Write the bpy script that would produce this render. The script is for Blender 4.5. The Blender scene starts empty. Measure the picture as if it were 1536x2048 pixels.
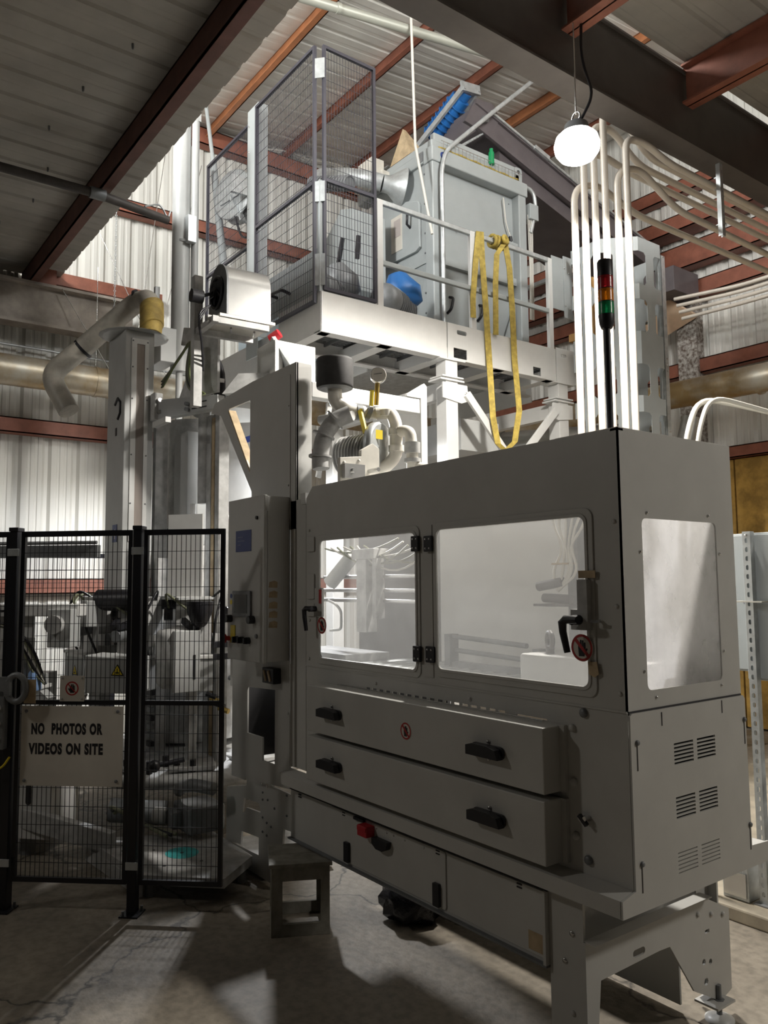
import bpy, bmesh, math, random
from mathutils import Vector, Matrix
from mathutils.geometry import tessellate_polygon
random.seed(7)
SC = bpy.context.scene
COL = SC.collection
R = math.radians

# ------------------------------------------------------------------ camera
cam_d = bpy.data.cameras.new('camera')
cam = bpy.data.objects.new('camera', cam_d)
COL.objects.link(cam)
SC.camera = cam
YAW, PITCH, ROLL = R(36.619), R(5.138), R(-0.493)
fw = Vector((-math.cos(YAW) * math.cos(PITCH), math.sin(YAW) * math.cos(PITCH), math.sin(PITCH)))
rt = fw.cross(Vector((0, 0, 1))).normalized()
up = rt.cross(fw)
rt2 = rt * math.cos(ROLL) + up * math.sin(ROLL)
up2 = -rt * math.sin(ROLL) + up * math.cos(ROLL)
cam.matrix_world = Matrix(((rt2.x, up2.x, -fw.x, 0), (rt2.y, up2.y, -fw.y, 0), (rt2.z, up2.z, -fw.z, 1.7), (0, 0, 0, 1)))
cam_d.sensor_fit = 'VERTICAL'
cam_d.sensor_height = 24.0
cam_d.lens = 1587.6 / 2048 * 24.0
cam_d.clip_start = 0.05

# ------------------------------------------------------------------ world and colour
w = bpy.data.worlds.new('hall_air')
SC.world = w
w.use_nodes = True
w.node_tree.nodes['Background'].inputs[0].default_value = (1.0, 0.98, 0.95, 1)
w.node_tree.nodes['Background'].inputs[1].default_value = 0.006
SC.view_settings.view_transform = 'Standard'
SC.view_settings.look = 'None'
SC.view_settings.exposure = 0.3
SC.view_settings.gamma = 1.0
SC.view_settings.use_curve_mapping = False

def lamp_light(name, loc, power, radius, color=(1.0, 0.95, 0.87)):
    d = bpy.data.lights.new(name, 'POINT')
    d.energy = power
    d.shadow_soft_size = radius
    d.color = color
    o = bpy.data.objects.new(name, d)
    o.location = loc
    COL.objects.link(o)
    return o
def bay_light(name, loc, power, radius, color=(1.0, 0.95, 0.87)):
    o = lamp_light(name, loc, power, radius, color)
    d = bpy.data.lights.new(name, 'SPOT')
    d.energy = power; d.shadow_soft_size = radius; d.color = color
    d.spot_size = R(177); d.spot_blend = 0.25
    o.data = d
    return o
LAMP = (-2.975, 3.69, 4.33)
bay_light('high_bay_light', (LAMP[0], LAMP[1], LAMP[2] - 0.15), 470, 0.10)
# added fill lamps, out of sight: under the near deck, past the cabinet end, up in the loft over the decks, under the platform
bay_light('near_fill_light', (-5.6, -2.6, 4.5), 80, 0.2)  # unseen, added to lift the fence front and its sign
bay_light('side_fill_light', (2.4, 5.2, 4.68), 250, 0.2)  # out of frame, added as fill on the cabinet's end face
lamp_light('loft_fill_light', (-1.0, 4.2, 6.5), 520, 0.5, (1.0, 1.0, 0.97))  # hidden above the joists, added to brighten roof and hopper
lamp_light('loft_fill_light', (-5.4, -0.2, 6.5), 700, 0.5, (1.0, 1.0, 0.97))  # hidden above the near deck, added to brighten the far wall
bay_light('packer_fill_light', (-6.2, 3.45, 3.03), 300, 0.08, (0.97, 0.98, 1.0))  # hidden behind the portal frame, added to brighten the packer

# ------------------------------------------------------------------ materials
MATS = {}
def mat(name, col, rough=0.5, metal=0.0, noise=0.0, scale=8.0, bump=0.0, spec=0.5, col2=None, detail=4.0, streak=False):
    if name in MATS:
        return MATS[name]
    m = bpy.data.materials.new(name)
    m.use_nodes = True
    nt = m.node_tree
    b = nt.nodes['Principled BSDF']
    b.inputs['Base Color'].default_value = (*col, 1)
    b.inputs['Roughness'].default_value = rough
    b.inputs['Metallic'].default_value = metal
    b.inputs['Specular IOR Level'].default_value = spec
    if noise or bump or col2:
        tc = nt.nodes.new('ShaderNodeTexCoord')
        mp = nt.nodes.new('ShaderNodeMapping')
        nt.links.new(tc.outputs['Object'], mp.inputs['Vector'])
        if streak:
            mp.inputs['Scale'].default_value = (1, 1, 0.12)
        tx = nt.nodes.new('ShaderNodeTexNoise')
        tx.inputs['Scale'].default_value = scale
        tx.inputs['Detail'].default_value = detail
        tx.inputs['Roughness'].default_value = 0.6
        nt.links.new(mp.outputs['Vector'], tx.inputs['Vector'])
        rp = nt.nodes.new('ShaderNodeValToRGB')
        rp.color_ramp.elements[0].position = 0.36
        rp.color_ramp.elements[1].position = 0.66
        c2 = col2 if col2 else tuple(max(0, c * (1 - noise)) for c in col)
        rp.color_ramp.elements[0].color = (*c2, 1)
        rp.color_ramp.elements[1].color = (*col, 1)
        nt.links.new(tx.outputs['Fac'], rp.inputs['Fac'])
        nt.links.new(rp.outputs['Color'], b.inputs['Base Color'])
        if bump:
            bp = nt.nodes.new('ShaderNodeBump')
            bp.inputs['Strength'].default_value = bump
            bp.inputs['Distance'].default_value = 0.01
            nt.links.new(tx.outputs['Fac'], bp.inputs['Height'])
            nt.links.new(bp.outputs['Normal'], b.inputs['Normal'])
    MATS[name] = m
    return m

PAINT = mat('machine_grey_paint', (0.58, 0.575, 0.55), 0.42, noise=0.10, scale=3.0, detail=6)
PAINT2 = mat('machine_light_grey_paint', (0.47, 0.48, 0.475), 0.45, noise=0.12, scale=4.0)
WHITE = mat('platform_white_paint', (0.70, 0.70, 0.685), 0.4, noise=0.08, scale=5.0)
BLUEGREY = mat('hopper_grey_paint', (0.40, 0.43, 0.435), 0.45, noise=0.08, scale=4.0)
GALV = mat('galvanised_steel', (0.62, 0.65, 0.66), 0.42, 0.55, noise=0.25, scale=14.0)
HOODSTEEL = mat('bright_sheet_steel', (0.40, 0.40, 0.395), 0.3, 0.45, noise=0.1, scale=6.0)
STEEL = mat('bare_steel', (0.66, 0.66, 0.65), 0.24, 0.85, noise=0.12, scale=9.0)
SHEET = mat('wall_sheet_paint', (0.75, 0.745, 0.70), 0.5, noise=0.16, scale=1.6, streak=True)
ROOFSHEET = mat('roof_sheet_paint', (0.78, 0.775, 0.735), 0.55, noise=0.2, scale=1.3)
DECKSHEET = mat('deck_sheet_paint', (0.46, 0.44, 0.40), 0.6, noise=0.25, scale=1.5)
RED = mat('red_primer_steel', (0.30, 0.105, 0.065), 0.55, noise=0.3, scale=6.0)
ORANGE = mat('orange_primer_steel', (0.46, 0.18, 0.075), 0.5, noise=0.3, scale=5.0)
DARKBEAM = mat('dark_girder_paint', (0.13, 0.115, 0.105), 0.5, noise=0.25, scale=3.0)
DUSTBEAM = mat('dusty_beam', (0.42, 0.37, 0.32), 0.8, noise=0.35, scale=5.0)
BLACK = mat('black_plastic', (0.014, 0.014, 0.018), 0.42)
BLACKPAINT = mat('black_fence_paint', (0.012, 0.012, 0.016), 0.38)
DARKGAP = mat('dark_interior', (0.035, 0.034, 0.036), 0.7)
WIRE = mat('dark_mesh_wire', (0.06, 0.058, 0.075), 0.4, 0.3)
CONV = mat('conveyor_dark_grey', (0.135, 0.118, 0.125), 0.45, noise=0.2, scale=4.0)
GREYIRON = mat('grey_cast_iron', (0.24, 0.25, 0.26), 0.5, 0.3, noise=0.2, scale=12)
BLUE = mat('motor_blue', (0.02, 0.14, 0.42), 0.4)
DKBLUE = mat('label_blue', (0.02, 0.045, 0.20), 0.45)
YELLOW = mat('strap_yellow', (0.50, 0.37, 0.075), 0.75, noise=0.4, scale=22.0)
BRIGHTYELLOW = mat('warning_yellow', (0.78, 0.60, 0.02), 0.5)
HOSEYELLOW = mat('dirty_yellow_hose', (0.50, 0.36, 0.10), 0.6, noise=0.4, scale=12)
REDP = mat('red_plastic', (0.50, 0.02, 0.03), 0.4)
SIGNRED = mat('sign_red', (0.42, 0.03, 0.03), 0.5)
SIGNWHITE = mat('sign_white', (0.68, 0.64, 0.57), 0.55, noise=0.12, scale=4)
TAN = mat('tan_tape', (0.55, 0.42, 0.26), 0.7, noise=0.3, scale=12)
WOOD = mat('pine_wood', (0.55, 0.30, 0.10), 0.6, noise=0.35, scale=9, streak=True)
PLY = mat('pale_plywood', (0.70, 0.50, 0.34), 0.6, noise=0.2, scale=5)
FOAM = mat('spray_foam_yellow', (0.50, 0.30, 0.07), 0.9, noise=0.45, scale=7, bump=0.8)
PVC = mat('white_pvc_pipe', (0.74, 0.71, 0.64), 0.4, noise=0.15, scale=8)
CONDUIT = mat('conduit_cream', (0.76, 0.70, 0.62), 0.35, 0.1, noise=0.12, scale=6)
SPIRAL = mat('spiral_duct', (0.50, 0.50, 0.47), 0.34, 0.65, noise=0.3, scale=5)
OLDPIPE = mat('dirty_pipe', (0.56, 0.53, 0.45), 0.4, 0.45, col2=(0.40, 0.28, 0.13), scale=3)
CHARCOAL = mat('charcoal_muffler', (0.05, 0.048, 0.048), 0.7, noise=0.3, scale=14)
TEAL = mat('teal_paint_spot', (0.08, 0.55, 0.56), 0.6, noise=0.3, scale=14)
CABLE = mat('grey_green_cable', (0.20, 0.21, 0.13), 0.55)
WHITECABLE = mat('white_cable', (0.72, 0.70, 0.64), 0.5)
DUSTY = mat('dusty_machine_paint', (0.58, 0.58, 0.57), 0.55, noise=0.4, scale=9, detail=8)
SCREEN = mat('screen_glass', (0.06, 0.075, 0.07), 0.2)
BLACKBAG = mat('black_plastic_bag', (0.01, 0.01, 0.014), 0.25, bump=1.0, scale=22)

def light_mat(name, col, em):
    m = mat(name, col, 0.3)
    b = m.node_tree.nodes['Principled BSDF']
    b.inputs['Emission Color'].default_value = (*col, 1)
    b.inputs['Emission Strength'].default_value = em
    return m
LEDMAT = light_mat('led_white', (1.0, 0.97, 0.9), 14.0)

def lens_mat(name, col):
    m = mat(name, col, 0.25)
    b = m.node_tree.nodes['Principled BSDF']
    b.inputs['Transmission Weight'].default_value = 0.25
    return m
LRED = lens_mat('lens_red', (0.42, 0.015, 0.02))
LAMB = lens_mat('lens_amber', (0.85, 0.26, 0.01))
LGRN = lens_mat('lens_green', (0.01, 0.34, 0.12))

def haze_pane(name, amount, col):
    m = bpy.data.materials.new(name)
    m.use_nodes = True
    nt = m.node_tree
    nt.nodes.clear()
    out = nt.nodes.new('ShaderNodeOutputMaterial')
    tr = nt.nodes.new('ShaderNodeBsdfTransparent')
    tl = nt.nodes.new('ShaderNodeBsdfTranslucent')
    tl.inputs[0].default_value = (*col, 1)
    gl = nt.nodes.new('ShaderNodeBsdfGlossy')
    gl.inputs['Roughness'].default_value = 0.12
    n = nt.nodes.new('ShaderNodeTexNoise')
    n.inputs['Scale'].default_value = 7
    n.inputs['Detail'].default_value = 8
    mr = nt.nodes.new('ShaderNodeMapRange')
    mr.inputs['From Min'].default_value = 0.3
    mr.inputs['From Max'].default_value = 0.7
    mr.inputs['To Min'].default_value = amount * 0.85
    mr.inputs['To Max'].default_value = amount * 1.12
    mix = nt.nodes.new('ShaderNodeMixShader')
    mix2 = nt.nodes.new('ShaderNodeMixShader')
    mix2.inputs[0].default_value = 0.04
    nt.links.new(n.outputs['Fac'], mr.inputs['Value'])
    nt.links.new(mr.outputs['Result'], mix.inputs[0])
    nt.links.new(tr.outputs[0], mix.inputs[1])
    nt.links.new(tl.outputs[0], mix.inputs[2])
    nt.links.new(mix.outputs[0], mix2.inputs[1])
    nt.links.new(gl.outputs[0], mix2.inputs[2])
    nt.links.new(mix2.outputs[0], out.inputs['Surface'])
    MATS[name] = m
    return m
PANE = haze_pane('dusty_clear_plastic', 0.11, (0.9, 0.9, 0.9))
PANE2 = haze_pane('hazy_plastic', 0.3, (0.9, 0.88, 0.88))
BIGBAG = haze_pane('clear_wrap', 0.5, (0.9, 0.9, 0.9))

def concrete():
    m = bpy.data.materials.new('worn_concrete')
    m.use_nodes = True
    nt = m.node_tree
    b = nt.nodes['Principled BSDF']
    tc = nt.nodes.new('ShaderNodeTexCoord')
    n1 = nt.nodes.new('ShaderNodeTexNoise'); n1.inputs['Scale'].default_value = 1.1; n1.inputs['Detail'].default_value = 9
    n2 = nt.nodes.new('ShaderNodeTexNoise'); n2.inputs['Scale'].default_value = 22; n2.inputs['Detail'].default_value = 6
    r1 = nt.nodes.new('ShaderNodeValToRGB')
    r1.color_ramp.elements[0].position = 0.3; r1.color_ramp.elements[0].color = (0.135, 0.115, 0.09, 1)
    r1.color_ramp.elements[1].position = 0.72; r1.color_ramp.elements[1].color = (0.36, 0.315, 0.25, 1)
    r2 = nt.nodes.new('ShaderNodeValToRGB')
    r2.color_ramp.elements[0].position = 0.35; r2.color_ramp.elements[0].color = (0.72, 0.72, 0.72, 1)
    r2.color_ramp.elements[1].position = 0.6; r2.color_ramp.elements[1].color = (1, 1, 1, 1)
    mx = nt.nodes.new('ShaderNodeMix'); mx.data_type = 'RGBA'; mx.blend_type = 'MULTIPLY'
    mx.inputs['Factor'].default_value = 1
    # cracks: edges of large warped cells
    nw = nt.nodes.new('ShaderNodeTexNoise'); nw.inputs['Scale'].default_value = 2.6; nw.inputs['Detail'].default_value = 7
    va = nt.nodes.new('ShaderNodeVectorMath'); va.operation = 'SCALE'; va.inputs['Scale'].default_value = 0.55
    vb = nt.nodes.new('ShaderNodeVectorMath'); vb.operation = 'ADD'
    vo = nt.nodes.new('ShaderNodeTexVoronoi'); vo.feature = 'DISTANCE_TO_EDGE'; vo.inputs['Scale'].default_value = 0.55
    r3 = nt.nodes.new('ShaderNodeValToRGB')
    r3.color_ramp.elements[0].position = 0.0015; r3.color_ramp.elements[0].color = (0.22, 0.22, 0.22, 1)
    r3.color_ramp.elements[1].position = 0.006; r3.color_ramp.elements[1].color = (1, 1, 1, 1)
    mx2 = nt.nodes.new('ShaderNodeMix'); mx2.data_type = 'RGBA'; mx2.blend_type = 'MULTIPLY'
    mx2.inputs['Factor'].default_value = 1
    L = nt.links.new
    for n in (n1, n2, nw):
        L(tc.outputs['Object'], n.inputs['Vector'])
    L(n1.outputs['Fac'], r1.inputs['Fac']); L(n2.outputs['Fac'], r2.inputs['Fac'])
    L(r1.outputs['Color'], mx.inputs[6]); L(r2.outputs['Color'], mx.inputs[7])
    L(nw.outputs['Color'], va.inputs[0]); L(va.outputs[0], vb.inputs[0]); L(tc.outputs['Object'], vb.inputs[1])
    L(vb.outputs[0], vo.inputs['Vector']); L(vo.outputs['Distance'], r3.inputs['Fac'])
    L(mx.outputs[2], mx2.inputs[6]); L(r3.outputs['Color'], mx2.inputs[7])
    L(mx2.outputs[2], b.inputs['Base Color'])
    b.inputs['Roughness'].default_value = 0.62
    bp = nt.nodes.new('ShaderNodeBump'); bp.inputs['Strength'].default_value = 0.25; bp.inputs['Distance'].default_value = 0.02
    L(n2.outputs['Fac'], bp.inputs['Height']); L(bp.outputs['Normal'], b.inputs['Normal'])
    return m
CONCRETE = concrete()

# ------------------------------------------------------------------ mesh helpers
def rrect(x0, x1, y0, y1, r, seg=4):
    pts = []
    for cx, cy, a0 in ((x1 - r, y1 - r, 0), (x0 + r, y1 - r, 90), (x0 + r, y0 + r, 180), (x1 - r, y0 + r, 270)):
        for k in range(seg + 1):
            a = R(a0 + 90 * k / seg)
            pts.append((cx + r * math.cos(a), cy + r * math.sin(a)))
    return pts
def rect(x0, x1, y0, y1):
    return [(x0, y0), (x1, y0), (x1, y1), (x0, y1)]
def circ(cx, cy, r, n=16, ry=None):
    ry = r if ry is None else ry
    return [(cx + r * math.cos(2 * math.pi * k / n), cy + ry * math.sin(2 * math.pi * k / n)) for k in range(n)]

class MB:
    def __init__(s):
        s.v = []; s.f = []; s.sm = []
    def add(s, verts, faces, smooth=False):
        o = len(s.v)
        s.v += [Vector(p) for p in verts]
        s.f += [tuple(i + o for i in f) for f in faces]
        s.sm += [smooth] * len(faces)
        return s
    def box(s, x0, x1, y0, y1, z0, z1):
        if x0 > x1: x0, x1 = x1, x0
        if y0 > y1: y0, y1 = y1, y0
        if z0 > z1: z0, z1 = z1, z0
        v = [(x0, y0, z0), (x1, y0, z0), (x1, y1, z0), (x0, y1, z0), (x0, y0, z1), (x1, y0, z1), (x1, y1, z1), (x0, y1, z1)]
        return s.add(v, [(3, 2, 1, 0), (4, 5, 6, 7), (0, 1, 5, 4), (1, 2, 6, 5), (2, 3, 7, 6), (3, 0, 4, 7)])
    def cbox(s, c, dx, dy, dz):
        return s.box(c[0] - dx / 2, c[0] + dx / 2, c[1] - dy / 2, c[1] + dy / 2, c[2] - dz / 2, c[2] + dz / 2)
    def bar(s, p0, p1, w, h, upv=(0, 0, 1)):
        # rectangular bar from p0 to p1; w across, h along upv
        p0 = Vector(p0); p1 = Vector(p1); d = (p1 - p0).normalized(); u = Vector(upv)
        a = d.cross(u)
        if a.length < 1e-5: a = d.cross(Vector((1, 0, 0)))
        a.normalize(); b = a.cross(d).normalized()
        a = a * w / 2; b = b * h / 2
        v = [p0 - a - b, p0 + a - b, p0 + a + b, p0 - a + b, p1 - a - b, p1 + a - b, p1 + a + b, p1 - a + b]
        return s.add(v, [(3, 2, 1, 0), (4, 5, 6, 7), (0, 1, 5, 4), (1, 2, 6, 5), (2, 3, 7, 6), (3, 0, 4, 7)])
    def cyl(s, p0, p1, r, n=16, r1=None, caps=True):
        p0 = Vector(p0); p1 = Vector(p1); d = (p1 - p0).normalized(); r1 = r if r1 is None else r1
        a = d.orthogonal().normalized(); b = d.cross(a)
        ring = lambda p, rr: [p + (a * math.cos(2 * math.pi * k / n) + b * math.sin(2 * math.pi * k / n)) * rr for k in range(n)]
        v = ring(p0, r) + ring(p1, r1)
        s.add(v, [(k, (k + 1) % n, n + (k + 1) % n, n + k) for k in range(n)], True)
        if caps:
            s.add(v, [tuple(range(n - 1, -1, -1)), tuple(range(n, 2 * n))])
        return s
    def tube(s, path, r, n=8, caps=True):
        P = [Vector(p) for p in path]
        m = len(P)
        rr = r if isinstance(r, (list, tuple)) else [r] * m
        rings = []; a = None
        for i, p in enumerate(P):
            d = (P[min(i + 1, m - 1)] - P[max(i - 1, 0)]).normalized()
            if a is None: a = d.orthogonal().normalized()
            a = (a - d * a.dot(d)).normalized(); b = d.cross(a)
            rings += [p + (a * math.cos(2 * math.pi * k / n) + b * math.sin(2 * math.pi * k / n)) * rr[i] for k in range(n)]
        f = []
        for i in range(m - 1):
            f += [(i * n + k, i * n + (k + 1) % n, (i + 1) * n + (k + 1) % n, (i + 1) * n + k) for k in range(n)]
        s.add(rings, f, True)
        if caps:
            s.add(rings, [tuple(range(n - 1, -1, -1)), tuple(range((m - 1) * n, m * n))])
        return s
    def lathe(s, prof, o, ax=(0, 0, 1), n=24, smooth=True, caps=True):
        # prof: (radius, height) along ax
        o = Vector(o); d = Vector(ax).normalized(); a = d.orthogonal().normalized(); b = d.cross(a)
        v = []
        for (r, h) in prof:
            v += [o + d * h + (a * math.cos(2 * math.pi * k / n) + b * math.sin(2 * math.pi * k / n)) * r for k in range(n)]
        f = []
        for i in range(len(prof) - 1):
            f += [(i * n + k, i * n + (k + 1) % n, (i + 1) * n + (k + 1) % n, (i + 1) * n + k) for k in range(n)]
        s.add(v, f, smooth)
        if caps and prof[0][0] > 1e-4: s.add(v[:n], [tuple(range(n - 1, -1, -1))])
        if caps and prof[-1][0] > 1e-4: s.add(v[-n:], [tuple(range(n))])
        return s
    def prism(s, outer, holes, fn, t0, t1):
        # fn(u, v, t) -> 3D point; plate between t0 and t1 with holes
        loops = [outer] + list(holes)
        flat = [p for L in loops for p in L]
        tris = tessellate_polygon([[Vector((p[0], p[1], 0)) for p in L] for L in loops])
        n = len(flat)
        v = [fn(p[0], p[1], t0) for p in flat] + [fn(p[0], p[1], t1) for p in flat]
        f = [tuple(t) for t in tris] + [tuple(i + n for i in reversed(t)) for t in tris]
        o = 0
        for L in loops:
            k = len(L)
            f += [(o + i, o + (i + 1) % k, n + o + (i + 1) % k, n + o + i) for i in range(k)]
            o += k
        return s.add(v, f)
    def px(s, outer, x0, x1, holes=()):
        return s.prism(outer, holes, lambda u, v, t: (t, u, v), x0, x1)
    def py(s, outer, y0, y1, holes=()):
        return s.prism(outer, holes, lambda u, v, t: (u, t, v), y0, y1)
    def pz(s, outer, z0, z1, holes=()):
        return s.prism(outer, holes, lambda u, v, t: (u, v, t), z0, z1)
    def sphere(s, c, r, n=12, m=8, sz=1.0):
        prof = [(max(1e-5, r * math.sin(math.pi * k / m)), -r * sz * math.cos(math.pi * k / m)) for k in range(m + 1)]
        return s.lathe(prof, c, n=n)
    def torus(s, c, ax, r0, r1, n=20, m=8):
        d = Vector(ax).normalized(); a = d.orthogonal().normalized(); b = d.cross(a); c = Vector(c)
        path = [c + (a * math.cos(2 * math.pi * k / n) + b * math.sin(2 * math.pi * k / n)) * r0 for k in range(n + 1)]
        return s.tube(path, r1, m, caps=False)

def wloc(o):
    p = Vector((0, 0, 0))
    while o is not None:
        p += o.location; o = o.parent
    return p
def obj(name, mb, material, parent=None, bev=0.0, local=False, label=None, flat=False):
    me = bpy.data.meshes.new(name)
    off = Vector((0, 0, 0)) if (local or parent is None) else wloc(parent)
    me.from_pydata([tuple(v - off) for v in mb.v], [], mb.f)
    if not flat:
        me.polygons.foreach_set('use_smooth', mb.sm)
    bm = bmesh.new(); bm.from_mesh(me)
    bmesh.ops.recalc_face_normals(bm, faces=bm.faces)
    bm.to_mesh(me); bm.free()
    me.materials.append(material)
    o = bpy.data.objects.new(name, me)
    COL.objects.link(o)
    if parent is not None: o.parent = parent
    if bev:
        m = o.modifiers.new('edge', 'BEVEL'); m.width = bev; m.segments = 2; m.limit_method = 'ANGLE'; m.angle_limit = R(40)
    if label: o['label'] = label
    return o
def inst(src, parent, loc, rot=None, scale=None):
    o = bpy.data.objects.new(src.name.split('.')[0], src.data)
    COL.objects.link(o); o.parent = parent; o.location = loc
    if rot: o.rotation_euler = rot
    if scale: o.scale = scale
    return o
def tag(o, label, cat, group=None, kind=None):
    o['label'] = label; o['category'] = cat
    if group: o['group'] = group
    if kind: o['kind'] = kind
    return o
def thing(name, label, cat, loc=(0, 0, 0), group=None, rotz=0.0):
    o = bpy.data.objects.new(name, None)
    o.empty_display_size = 0.1
    COL.objects.link(o); o.location = loc; o.rotation_euler = (0, 0, rotz)
    return tag(o, label, cat, group)
def struct(o):
    o['kind'] = 'structure'; return o
def copy_tree(o, parent=None):
    c = o.copy(); COL.objects.link(c); c.parent = parent
    for ch in list(o.children): copy_tree(ch, c)
    return c
BOLT = {}
def bolt_mesh(r=0.012, h=0.008, n=10, material=None, dome=False):
    key = (r, h, material.name)
    if key not in BOLT:
        mb = MB().lathe([(r, 0), (r, h * 0.6), (r * 0.75, h), (1e-5, h)], (0, 0, 0), n=n)
        o = obj('bolt', mb, material); BOLT[key] = o.data
        bpy.data.objects.remove(o)
    return BOLT[key]
ROT = {'-Y': (R(90), 0, 0), '+X': (0, R(90), 0), '+Z': (0, 0, 0), '-Z': (R(180), 0, 0), '+Y': (R(-90), 0, 0)}
def bolt(parent, p, face, r=0.012, h=0.008, material=None):
    o = bpy.data.objects.new('bolt', bolt_mesh(r, h, 10, material or STEEL))
    COL.objects.link(o); o.parent = parent
    o.location = Vector(p) - wloc(parent); o.rotation_euler = ROT[face]
    return o
def arc(c, a, b, r, a0, a1, n=8):
    c = Vector(c); a = Vector(a); b = Vector(b)
    return [c + a * r * math.cos(R(a0 + (a1 - a0) * k / n)) + b * r * math.sin(R(a0 + (a1 - a0) * k / n)) for k in range(n + 1)]
def bend(pts, r, n=5):
    # round the corners of a polyline
    P = [Vector(p) for p in pts]; out = [P[0]]
    for i in range(1, len(P) - 1):
        d0 = (P[i - 1] - P[i]); d1 = (P[i + 1] - P[i])
        k = min(r, d0.length * 0.45, d1.length * 0.45)
        s = P[i] + d0.normalized() * k; e = P[i] + d1.normalized() * k
        for j in range(n + 1):
            t = j / n
            out.append(s * (1 - t) ** 2 + P[i] * 2 * t * (1 - t) + e * t * t)
    out.append(P[-1]); return out
def hang(p0, p1, sag, n=12):
    p0 = Vector(p0); p1 = Vector(p1)
    return [p0.lerp(p1, k / n) - Vector((0, 0, sag * 4 * (k / n) * (1 - k / n))) for k in range(n + 1)]
def text_mesh(body, size, depth=0.001, bold=0.0, spacing=1.0, squeeze=1.0):
    cu = bpy.data.curves.new('txt', 'FONT')
    cu.body = body; cu.size = size; cu.extrude = depth; cu.offset = bold; cu.space_character = spacing; cu.space_word = 1.15
    t = bpy.data.objects.new('txt', cu); COL.objects.link(t)
    bpy.context.view_layer.update()
    me = bpy.data.meshes.new_from_object(t.evaluated_get(bpy.context.evaluated_depsgraph_get()))
    bpy.data.objects.remove(t)
    return me

def no_touch(parent, c, U, V, N, r, backing=True):
    """round no-touch sticker: white disc, red ring and slash, dark hand. U, V in its plane, N outward"""
    c = Vector(c); U = Vector(U); V = Vector(V); N = Vector(N)
    fn = lambda u, v, t: c + U * u + V * v + N * t
    d = obj('no_touch_sticker', MB().prism(circ(0, 0, r, 24), [], fn, 0, 0.0012), SIGNWHITE, parent, label='round no-touch sticker with a red ring and dark hand')
    obj('red_ring', MB().prism(circ(0, 0, r * 0.97, 24), [circ(0, 0, r * 0.80, 24)], fn, 0.0012, 0.002), SIGNRED, d)
    hand = MB().prism([(-.3 * r, -.62 * r), (.22 * r, -.62 * r), (.33 * r, -.1 * r), (-.33 * r, -.05 * r)], [], fn, 0.0012, 0.0018)
    for k, (u, l) in enumerate(((-.27, .42), (-.09, .58), (.09, .55), (.26, .40))):
        hand.prism(rrect((u - .075) * r, (u + .075) * r, -.12 * r, l * r, .06 * r, 2), [], fn, 0.0012, 0.0018)
    hand.prism([(.22 * r, -.5 * r), (.52 * r, -.1 * r), (.44 * r, 0), (.2 * r, -.22 * r)], [], fn, 0.0012, 0.0018)
    obj('hand', hand, BLACK, d)
    s = 0.09 * r
    obj('slash', MB().prism([(-.62 * r - s, .62 * r - s), (.62 * r - s, -.62 * r - s), (.62 * r + s, -.62 * r + s), (-.62 * r + s, .62 * r + s)], [], fn, 0.0018, 0.0022), SIGNRED, d)
    return d
def warn_triangle(parent, c, U, V, N, r):
    c = Vector(c); U = Vector(U); V = Vector(V); N = Vector(N)
    fn = lambda u, v, t: c + U * u + V * v + N * t
    tri = lambda k: [(-.95 * k, -.6 * k), (.95 * k, -.6 * k), (0, 1.0 * k)]
    d = obj('warning_sticker', MB().prism(tri(r), [], fn, 0, 0.001), BLACK, parent, label='yellow warning triangle')
    obj('yellow_field', MB().prism(tri(r * .78), [], fn, 0.001, 0.0016), BRIGHTYELLOW, d)
    obj('warning_mark', MB().prism([(-.22 * r, -.32 * r), (.22 * r, -.32 * r), (.3 * r, -.15 * r), (.06 * r, -.1 * r), (.06 * r, .4 * r), (-.06 * r, .4 * r), (-.06 * r, -.1 * r), (-.3 * r, -.15 * r)], [], fn, 0.0016, 0.002), BLACK, d)
def wire_panel(name, parent, o, U, V, w, h, su, sv, fr, wr, mids=(), wmat=None, fmat=None, N=None):
    """framed wire panel from corner o, spanning w along U and h along V"""
    o = Vector(o); U = Vector(U).normalized(); V = Vector(V).normalized()
    N = U.cross(V)
    pt = lambda u, v: o + U * u + V * v
    for nm, a, b in (('frame_tube', (0, 0), (0, h)), ('frame_tube', (w, 0), (w, h)), ('frame_tube', (fr / 2, h - fr / 2), (w - fr / 2, h - fr / 2)), ('frame_tube', (fr / 2, fr / 2), (w - fr / 2, fr / 2))):
        obj(nm, MB().bar(pt(*a), pt(*b), fr, fr, N), fmat, parent)
    for mv in mids:
        obj('mid_rail', MB().bar(pt(fr / 2, mv), pt(w - fr / 2, mv), fr, fr * 1.1, N), fmat, parent)
    mb = MB()
    k = fr / 2 + su
    while k < w - fr / 2:
        mb.bar(pt(k, 0), pt(k, h), wr * 2, wr * 2, N); k += su
    k = fr / 2 + sv
    while k < h - fr / 2:
        mb.bar(pt(0, k) + N * wr * 2, pt(w, k) + N * wr * 2, wr * 2, wr * 2, N); k += sv
    return obj('wire_mesh', mb, wmat, parent)
# ================================================================== the hall
struct(obj('floor', MB().box(-9.1, 4.5, -4.5, 9.1, -0.12, 0), CONCRETE))
plinth = obj('floor_plinth', MB().box(-3.9, 3.0, 3.86, 8.8, 0.0, 0.07), mat('pale_slab_concrete', (0.50, 0.44, 0.34), 0.8, noise=0.35, scale=5), bev=0.01)
struct(plinth)

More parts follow.
